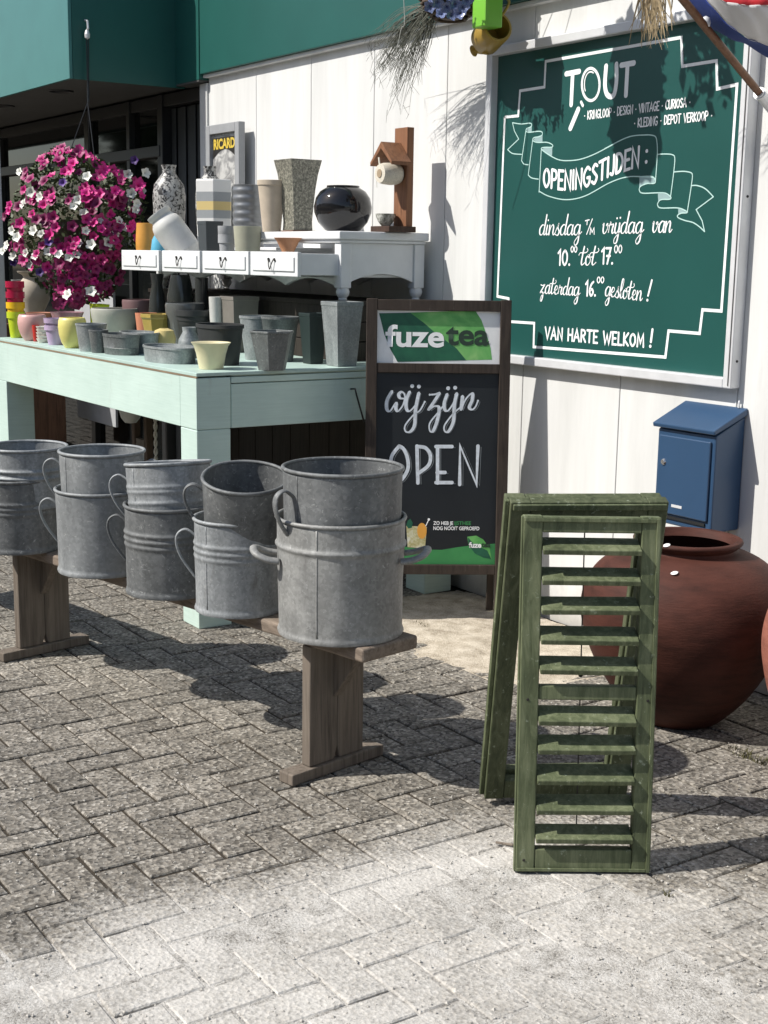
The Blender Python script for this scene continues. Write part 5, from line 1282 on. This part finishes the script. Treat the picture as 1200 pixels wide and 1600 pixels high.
# outline of the flower mass: (y, left x, right x)
OUTL = [(228,92,112),(245,60,150),(265,42,190),(285,26,222),(310,18,232),(335,12,228),(360,10,222),(385,14,215),(405,20,195),(425,40,186),(445,58,185),(462,76,180),(478,92,128)]
def span(py):
    for (a, l0, r0), (b, l1, r1) in zip(OUTL, OUTL[1:]):
        if a <= py <= b:
            t = (py-a)/(b-a); return l0+(l1-l0)*t, r0+(r1-r0)*t
    return 100, 120
FM = {'m': [petunia(mag,1),petunia(mag,2)], 'd': [petunia(magd,3)], 'w': [petunia(wht,4),petunia(wht,5)], 'v': [petunia(pur,6)]}
rf = random.Random(21)
toward = -Vector((VW.x,VW.y,0)).normalized(); side = Vector((RT.x,RT.y,0)).normalized()
def put_flower(kind, px, py, dep, size, out):
    nrm = (out+Vector((rf.uniform(-.35,.35),rf.uniform(-.35,.35),rf.uniform(-.15,.5)))).normalized()
    q = nrm.to_track_quat('Z','Y')
    o = link_mesh('flower', rf.choice(FM[kind]), basket, bl(px,py,dep)); o.rotation_euler = q.to_euler(); o.scale = (size,)*3
WHITE_AT = [(30,268),(48,300),(36,318),(62,308),(136,275),(122,312),(115,322),(131,332),(155,344),(134,360),(52,360),(64,365),(26,370),(18,360),(20,400),(40,395),(55,400),(75,393),(92,397),(122,380),(142,382),(120,398),(170,378),(181,365),(193,355),(212,328),(200,272),(228,270),(222,298),(205,302),(10,383),(4,392),(45,412),(108,402),(214,318),(186,344),(105,460),(142,455)]
for (x, y) in WHITE_AT:
    l, r_ = span(min(478,max(228,y))); u_ = (x-(l+r_)/2)/max(20,(r_-l)/2)
    dep = .36*math.sqrt(max(.02,1-min(1,u_*u_)))*.95+.03
    put_flower('w', x, y, dep, rf.uniform(.021,.030), toward*.9+side*u_*.7+Vector((0,0,.15)))
cnt = 0
while cnt < 250:
    py = rf.uniform(228,478); l, r_ = span(py); px = rf.uniform(l,r_); u_ = (px-(l+r_)/2)/max(20,(r_-l)/2); vv_ = (350-py)/125.0
    dep = .38*math.sqrt(max(.0,1-min(1,u_*u_+vv_*vv_*.6)))*rf.uniform(.75,1.0)+.02
    if 70 < px < 105 and 255 < py < 300 and rf.random() < .85: continue     # leafy gap
    kd = 'm' if rf.random() < .62 else 'd'
    if py > 410: kd = 'm' if rf.random() < .35 else 'd'
    px += 9*math.sin(py*.09)+rf.uniform(-4,4)
    put_flower(kd, px, py, dep, rf.uniform(.021,.034), toward*.9+side*u_*.8+Vector((0,0,vv_*.6+.1))); cnt += 1
for (x, y) in ((98,285),(76,378),(210,250),(22,410),(62,425)): put_flower('v', x, y, .33 if x > 50 else .05, .024, toward)
mb = MB(); rl = random.Random(9)
for i in range(3200):
    py = rl.uniform(232,474); l, r_ = span(py); px = rl.uniform(l+3,r_-3); u_ = (px-(l+r_)/2)/max(20,(r_-l)/2); vv_ = (350-py)/125.0
    dep = .36*math.sqrt(max(.0,1-min(1,u_*u_+vv_*vv_*.6)))*rl.uniform(-.9,.97)
    p = bl(px,py,dep); a = Vector((rl.uniform(-1,1),rl.uniform(-1,1),rl.uniform(-1,1))).normalized(); b_ = a.orthogonal().normalized(); s_ = rl.uniform(.012,.024)
    mb.poly([p-a*s_, p+b_*s_*.5, p+a*s_, p-b_*s_*.5])
LEAFG = paint('petunia_leaf', (0.045,0.070,0.018), .6, .45, 30)
tag(mb.build('foliage', LEAFG, basket), kind='stuff')

# ------------------------------------------------------------------ left edge: things behind the table
post = MB(); P = onz(-20, 640, 0); post.bx(-9.27,-9.21,-.95,-.89,.001,2.476); o = post.build('white_post', WHITEWALL, bevel=.004); tag(o, 'white post at the far left edge by the entrance', 'post')
o.location = Vector((ony(4,330,-.9).x-(-9.24)-.06, 0, 0))
OLDW = wood('reddish_old_wood', (0.12,0.065,0.04), (0.05,0.028,0.018), 'z', .6)
cabx = ony(8,520,-.55).x
cab = empty('old_cabinet', (cabx,-.5,0), 0, 'old brown cabinet behind the left end of the mint table', 'cabinet')
mb = MB(); mb.bx(-.35,.35,-.25,.25,.06,.98); mb.build('carcass', OLDW, cab, bevel=.004)
mb = MB(); mb.bx(-.37,.37,-.27,.26,.981,1.01); mb.build('top', OLDW, cab, bevel=.004)
for x in (-.3,.24):
    for y in (-.22,.16): 
        mb = MB(); mb.bx(x,x+.06,y,y+.06,.001,.0595); mb.build('foot', OLDW, cab)
for x0 in (-.33,.005):
    mb = MB(); mb.bx(x0,x0+.325,-.268,-.2505,.10,.94); d_ = mb.build('door', OLDW, cab, bevel=.004)
    mb = MB(); mb.lathe([(0,.02),(.012,.018),(.014,.008),(.006,0)],14,rot=Matrix.Rotation(math.radians(90),3,'X'),c=(x0+(.29 if x0<0 else .03),-.2685,.55)); mb.build('knob', IRON, d_, smooth=True)
def urn(label, px, py_t, hw, z0, mat, cx_y=-.5, name='urn', prof=None):
    P = ony(px, py_t, cx_y); R = hw*mpp(P); H = P.z-z0
    pr = prof or [(0,0),(.6,0),(.62,.06),(.35,.14),(.5,.22),(.95,.5),(1,.68),(.8,.82),(.62,.88),(.66,.93),(.95,.97),(1,1),(.85,1),(.5,.85),(0,.6)]
    mb = MB(); mb.lathe([(a*R,z*H) for a,z in pr], 36); o = mb.build(name, mat, smooth=45, loc=(P.x,cx_y,z0+.0008)); return tag(o, label, 'urn', 'urns at the left edge')
STONE = paint('cream_stone', (0.42,0.37,0.30), .8, .2, 14)
urn('cream stone urn with wide lip behind the crimson pots', 52, 424, 25, 1.011, STONE, -.62)
urn('brown glazed bottle urn at the left edge', 4, 446, 12, 1.011, glaze('brown_glaze',(0.10,0.045,0.025),.3), -.62)
urn('clear grey glass jar behind the crimson pots', 26, 437, 9, 1.011, plain('grey_glass',(0.33,0.34,0.34),.15), -.66)
gp = ony(112, 470, -.2)
mb = MB(); mb.bx(gp.x-.42, gp.x+.30, -.02, .0, .3, ony(112,441,-.02).z); tag(mb.build('leaning_board', paint('pale_grey_board',(0.40,0.41,0.42),.5), bevel=.003), 'pale grey board leaning behind the hanging basket', 'board')

# ------------------------------------------------------------------ things hung above the sign
rail = empty('hanging_rail', (0,0,0), 0, 'metal rail above the sign with things hung on it', 'rail')
mb = MB(); mb.tube([(-5.4,-.60,3.30),(-2.5,-.60,3.30)], .012, 10); mb.build('bar', FRAMEDK, rail, smooth=True)
for x in (-5.3,-4.0,-2.6):
    mb = MB(); mb.tube([(x,-.055,3.2),(x,-.60,3.287)], .010, 8); mb.build('bracket', FRAMEDK, rail, smooth=True)
def wire(a, top=3.29, y=-.60):
    mb = MB(); mb.tube([a, (a[0]+.0, y, top)], .0018, 5); return mb
WICK = paint('wicker', (0.085,0.060,0.040), .8, .4, 80)
def wicker(label, c, R, H):
    root = empty('wicker_basket', c, 0, label, 'basket', 'wicker baskets above the sign')
    for k in range(9):
        z = H*k/8; r_ = R*(.35+.65*math.sin(math.pi/2*min(1,(k+1)/7)))
        mb = MB(); mb.tube([(r_*(1+.03*(-1)**j)*math.cos(j*math.pi/14), r_*(1+.03*(-1)**j)*math.sin(j*math.pi/14), z) for j in range(29)], H*.055, 6, caps=False); mb.build('weave', WICK, root, smooth=True)
    mb = MB(); mb.lathe([(0,.0),(R*.3,.0),(R*.62,H*.25),(R*.86,H*.55),(R*.95,H*.9),(R*.9,H*.9),(R*.6,H*.3),(0,.02)], 24); mb.build('lining', WICK, root, smooth=True)
    for a in (0.2,2.3,4.4):
        mb = MB(); mb.tube([(R*math.cos(a),R*math.sin(a),H),(0,-.60-c[1],3.29-c[2])], .002, 5); mb.build('hanger_wire', FRAMEDK, root)
    return root
def foliage(label, c, R, H, n, mat, name, seed, cat='plant', s0=.02, s1=.045, droop=0):
    r_ = random.Random(seed); mb = MB()
    for i in range(n):
        a = r_.uniform(0,6.28); rr = R*r_.random()**.5; z = H*r_.random()-(droop*r_.random()*(rr/R)); p = Vector((rr*math.cos(a),rr*math.sin(a),z)); q = Vector((r_.uniform(-1,1),r_.uniform(-1,1),r_.uniform(-1,1))).normalized(); b_ = q.orthogonal().normalized(); s_ = r_.uniform(s0,s1)
        mb.poly([p-q*s_,p+b_*s_*.5,p+q*s_,p-b_*s_*.5])
    return tag(mb.build(name, mat, loc=c), label, cat)
YH = -.60
YB = -.26; b1 = ony(704, 30, YB); wb = wicker('wicker basket with blue ceramic flowers above the board', (b1.x, YB, b1.z), .125, .12)
FLB = speckle('blue_white_delft', [(0.40,(0.02,0.035,0.14)),(0.5,(0.06,0.10,0.30)),(0.62,(0.50,0.55,0.62))], 30, .12, 1.0)
fl_me = petunia(FLB, 8); rq = random.Random(3)
for i, (px, py) in enumerate(((672,10),(684,4),(698,12),(712,6),(724,10),(690,20),(706,22),(718,20),(678,-4),(704,-6),(730,0))):
    P = ony(px, py, YB-.125); q = link_mesh('ceramic_flower', fl_me, wb, P-wb.location, ((toward+Vector((rq.uniform(-.5,.5),rq.uniform(-.3,.3),rq.uniform(-.5,.4)))).to_track_quat('Z','Y')).to_euler(), (.024,.024,.024))
foliage('leafy plant in the wicker basket above the picture edge', (b1.x,YB,b1.z+.10), .13, .25, 350, LEAFG, 'hanging_plant', 31)
# dried grass bundle hanging on the left of the basket
rg = random.Random(4); mb = MB(); GR = paint('dried_grass', (0.105,0.110,0.085), .8, .4, 60)
GY = -.29
root_p = ony(684, 6, GY)
TIPS = [((605,95),34),((590,80),26),((625,130),26),((600,110),34),((622,168),14),((640,120),22),((660,60),14)]
for (tx, ty), n in TIPS:
    for i in range(n):
        t_ = ony(tx+rg.uniform(-22,20), ty+rg.uniform(-25,18), GY+rg.uniform(-.06,.06)); m1 = root_p.lerp(t_, .5)+Vector((rg.uniform(-.03,.03),rg.uniform(-.03,.03),rg.uniform(.0,.06)))
        st = root_p+Vector((rg.uniform(-.05,.05),rg.uniform(-.03,.03),rg.uniform(-.02,.04)))
        pts = catmull([st, m1, t_], 5)
        mb.tube(pts, [.0016,.0015,.0014,.0013,.0012,.0012,.0011,.001,.0009,.0006,.0003][:len(pts)], 3, caps=False)
        for j in range(2):
            p = Vector(pts[rg.randrange(5,len(pts))]); e = p+Vector((rg.uniform(-.035,.035),rg.uniform(-.03,.03),rg.uniform(-.06,-.01))); mb.tube([p,e],[.0011,.0005],3,caps=False)
mb.tube([root_p, Vector((root_p.x, YH, 3.29))], .003, 5)
tag(mb.build('dried_grass_bundle', GR), 'grey green dried grass bundle hanging left of the board', 'dried grass')
mb = MB(); a = ony(631,0,YH+.1); b_ = ony(626,48,YH+.1); mb.tube(catmull([Vector((a.x,YH,3.29)),a,b_,ony(612,110,YH+.1)],5), .0016, 5); tag(mb.build('string', plain('pale_string',(0.5,0.5,0.46),.8)), 'thin pale string dangling through the dried grass', 'string')
# lime green planter box and ochre watering can
P = ony(761, 44, -.27); lb = empty('lime_box', (P.x,-.27,P.z), 0, 'lime green square planter hanging above the watering can', 'planter')
mb = MB(); mb.box((0,0,.09),(.085,.085,.18)); mb.build('body', paint('lime_plastic',(0.17,0.46,0.04),.4,.05), lb, bevel=.005)
mb = MB(); mb.box((0,0,.183),(.095,.095,.004)); mb.build('rim', paint('lime_plastic_rim',(0.17,0.46,0.04),.4,.05), lb)
mb = wire((0,0,.186), 3.29-P.z, -.33); mb.build('hanger_wire', FRAMEDK, lb)
OCH = paint('ochre_enamel', (0.36,0.235,0.045), .35, .12, 12)
P = ony(768, 52, -.19); wc = empty('watering_can', P, 0, 'ochre yellow watering can hanging by the corner of the board', 'watering can')
mb = MB(); mb.lathe([(0,-.07),(.058,-.07),(.062,-.065),(.062,.06),(.058,.066),(.05,.066),(.05,-.05),(0,-.05)], 36, rot=Matrix.Rotation(math.radians(75),3,'Y') @ Matrix.Rotation(math.radians(15),3,'X')); mb.build('body', OCH, wc, smooth=40)
side = Vector((RT.x,RT.y,0)).normalized(); e = ony(741, 79, -.19)-P
mb = MB(); mb.tube([e*.25+Vector((0,0,-.05)), e*.6+Vector((0,0,-.03)), e], [.014,.011,.010], 12); mb.build('spout', OCH, wc, smooth=True)
mb = MB(); mb.lathe([(0,.008),(.022,.008),(.024,.003),(.011,-.016),(0,-.016)], 20, e, rot=(e.normalized()+Vector((0,-.4,.1))).to_track_quat('Z','Y').to_matrix()); mb.build('sprinkler', OCH, wc, smooth=35)
mb = MB(); mb.tube(catmull([(.05,0,.05),(.08,.02,.11),(.0,.02,.15),(-.06,0,.1),(-.05,0,.04)],6), .006, 8); mb.build('handle', OCH, wc, smooth=True)
mb = wire((0,.02,.15), 3.29-P.z, -.41); mb.build('hanger_wire', FRAMEDK, wc)
# second wicker basket and plants, above the picture, whose shade falls on the board
Ls = SUN/SUN.y; q0 = ony(990, 265, PY)-Ls*.58; wicker('round wicker basket above the middle of the board', q0, .085, .12)
foliage('trailing plant in the round wicker basket', q0+Vector((0,0,.08)), .12, .42, 800, LEAFG, 'hanging_plant', 32)
q1 = ony(1105, 75, PY)-Ls*.58; foliage('leafy plant hanging above the right corner of the board', q1, .11, .26, 200, LEAFG, 'hanging_plant', 33, droop=.25)
mb = MB(); mb.tube([q1+Vector((0,0,.1)),(q1.x,-.60,3.29)], .003, 5); tag(mb.build('plant_wire', FRAMEDK), 'wire holding the plant above the right corner of the board', 'wire')
# dry straw plume
rg = random.Random(14); mb = MB(); STRAW = paint('dry_straw', (0.40,0.31,0.18), .7, .3, 40); SYP = -.42
rp = ony(1022, -20, SYP)
for i in range(75):
    t_ = ony(rg.gauss(1020,15), rg.uniform(25,78), SYP+rg.uniform(-.05,.05)); st = rp+Vector((rg.uniform(-.03,.03),rg.uniform(-.02,.02),rg.uniform(-.02,.05)))
    pts = [Vector(p) for p in catmull([st, st.lerp(t_,.5)+Vector((rg.uniform(-.02,.02),rg.uniform(-.02,.02),.015)), t_],4)]; wv = side*rg.uniform(.002,.0055)
    L_ = [mb.bm.verts.new(p-wv*(1-j/len(pts))) for j, p in enumerate(pts)]; R_ = [mb.bm.verts.new(p+wv*(1-j/len(pts)*.9)) for j, p in enumerate(pts)]
    for j in range(len(pts)-1): mb.face([L_[j],L_[j+1],R_[j+1],R_[j]])
mb.tube([rp, Vector((rp.x,-.60,3.29))], .003, 5)
tag(mb.build('straw_plume', STRAW), 'dry straw plume hanging over the top edge of the board', 'straw')
# flag on a wooden pole
flag = empty('flag', (0,0,0), 0, 'red, white and blue flag on a brown wooden pole at the top right', 'flag')
A_ = ony(1200, 162, -.09); B_ = ony(1102, 42, -.50); C_ = A_+(B_-A_)*2.6
mb = MB(); mb.tube([A_+(B_-A_)*.12, C_], .0125, 12); mb.build('pole', wood('varnished_pole',(0.16,0.075,0.035),(0.09,0.04,0.02),'z',.35), flag, smooth=40)
mb = MB(); mb.tube([A_-(B_-A_)*.22, A_+(B_-A_)*.16], .018, 14); mb.build('socket', ALU, flag, smooth=40)
s0 = A_-(B_-A_)*.2
mb = MB(); mb.tube([s0, Vector((s0.x, -.001, s0.z-.02))], .012, 8); mb.bx(s0.x-.04,s0.x+.04,-.012,-.0005,s0.z-.09,s0.z+.05); mb.build('bracket', ALU, flag, smooth=40)
p_ = A_+(B_-A_)*.14; dv = (B_-A_).normalized(); e1 = dv.orthogonal().normalized(); e2 = dv.cross(e1)
mb = MB(); mb.tube([p_+(e1*math.cos(j*.5236)+e2*math.sin(j*.5236))*.020 for j in range(13)], .0022, 6, caps=False); mb.build('cord_ring', CHALK, flag, smooth=True)
mb = MB(); mb.lathe([(0,-.02),(.013,-.012),(.016,0),(.012,.014),(0,.02)], 14, B_+Vector((0,0,.012))); mb.build('clip', ALU, flag, smooth=True)
# cloth: hoisted along the upper pole, drooping in a belly; bands run along it
cols = [('blue_band', paint('flag_blue',(0.012,0.035,0.20),.7,.1)), ('white_band', paint('flag_white',(0.62,0.62,0.63),.7,.06)), ('red_band', paint('flag_red',(0.45,0.012,0.020),.6,.1))]
edge = [[(1062,-18),(1085,14),(1110,42),(1140,60),(1170,72),(1215,100)], [(1092,-18),(1112,10),(1140,40),(1168,60),(1195,70),(1235,84)], [(1100,-30),(1115,-6),(1140,4),(1170,8),(1200,8),(1240,6)], [(1110,-80),(1130,-78),(1160,-76),(1190,-74),(1220,-72),(1260,-70)]]
dep_ = [(-.46,-.44,-.41,-.38,-.35,-.31), (-.52,-.52,-.50,-.47,-.43,-.38), (-.56,-.57,-.57,-.55,-.52,-.47), (-.50,-.50,-.50,-.48,-.46,-.42)]
curves = []
for e_, dd_ in zip(edge, dep_):
    e2_ = catmull([(a,b_,c) for (a,b_),c in zip(e_,dd_)], 6); curves.append([ony(a,b_,c) for a,b_,c in e2_])
for k, (nm, m_) in enumerate(cols):
    mb = MB(); rows = []
    for i in range(9):
        t = i/8; rows.append([mb.bm.verts.new(P.lerp(Q,t)+toward*(.012*math.sin(math.pi*t))+toward*.006*math.sin(9*j_/len(curves[k])*3.1+i)) for j_, (P, Q) in enumerate(zip(curves[k], curves[k+1]))])
    for a, b_ in zip(rows, rows[1:]):
        for j in range(len(a)-1): mb.face([a[j],a[j+1],b_[j+1],b_[j]])
    o = mb.build(nm, m_, flag, smooth=True); sm = o.modifiers.new('thickness','SOLIDIFY'); sm.thickness = .001
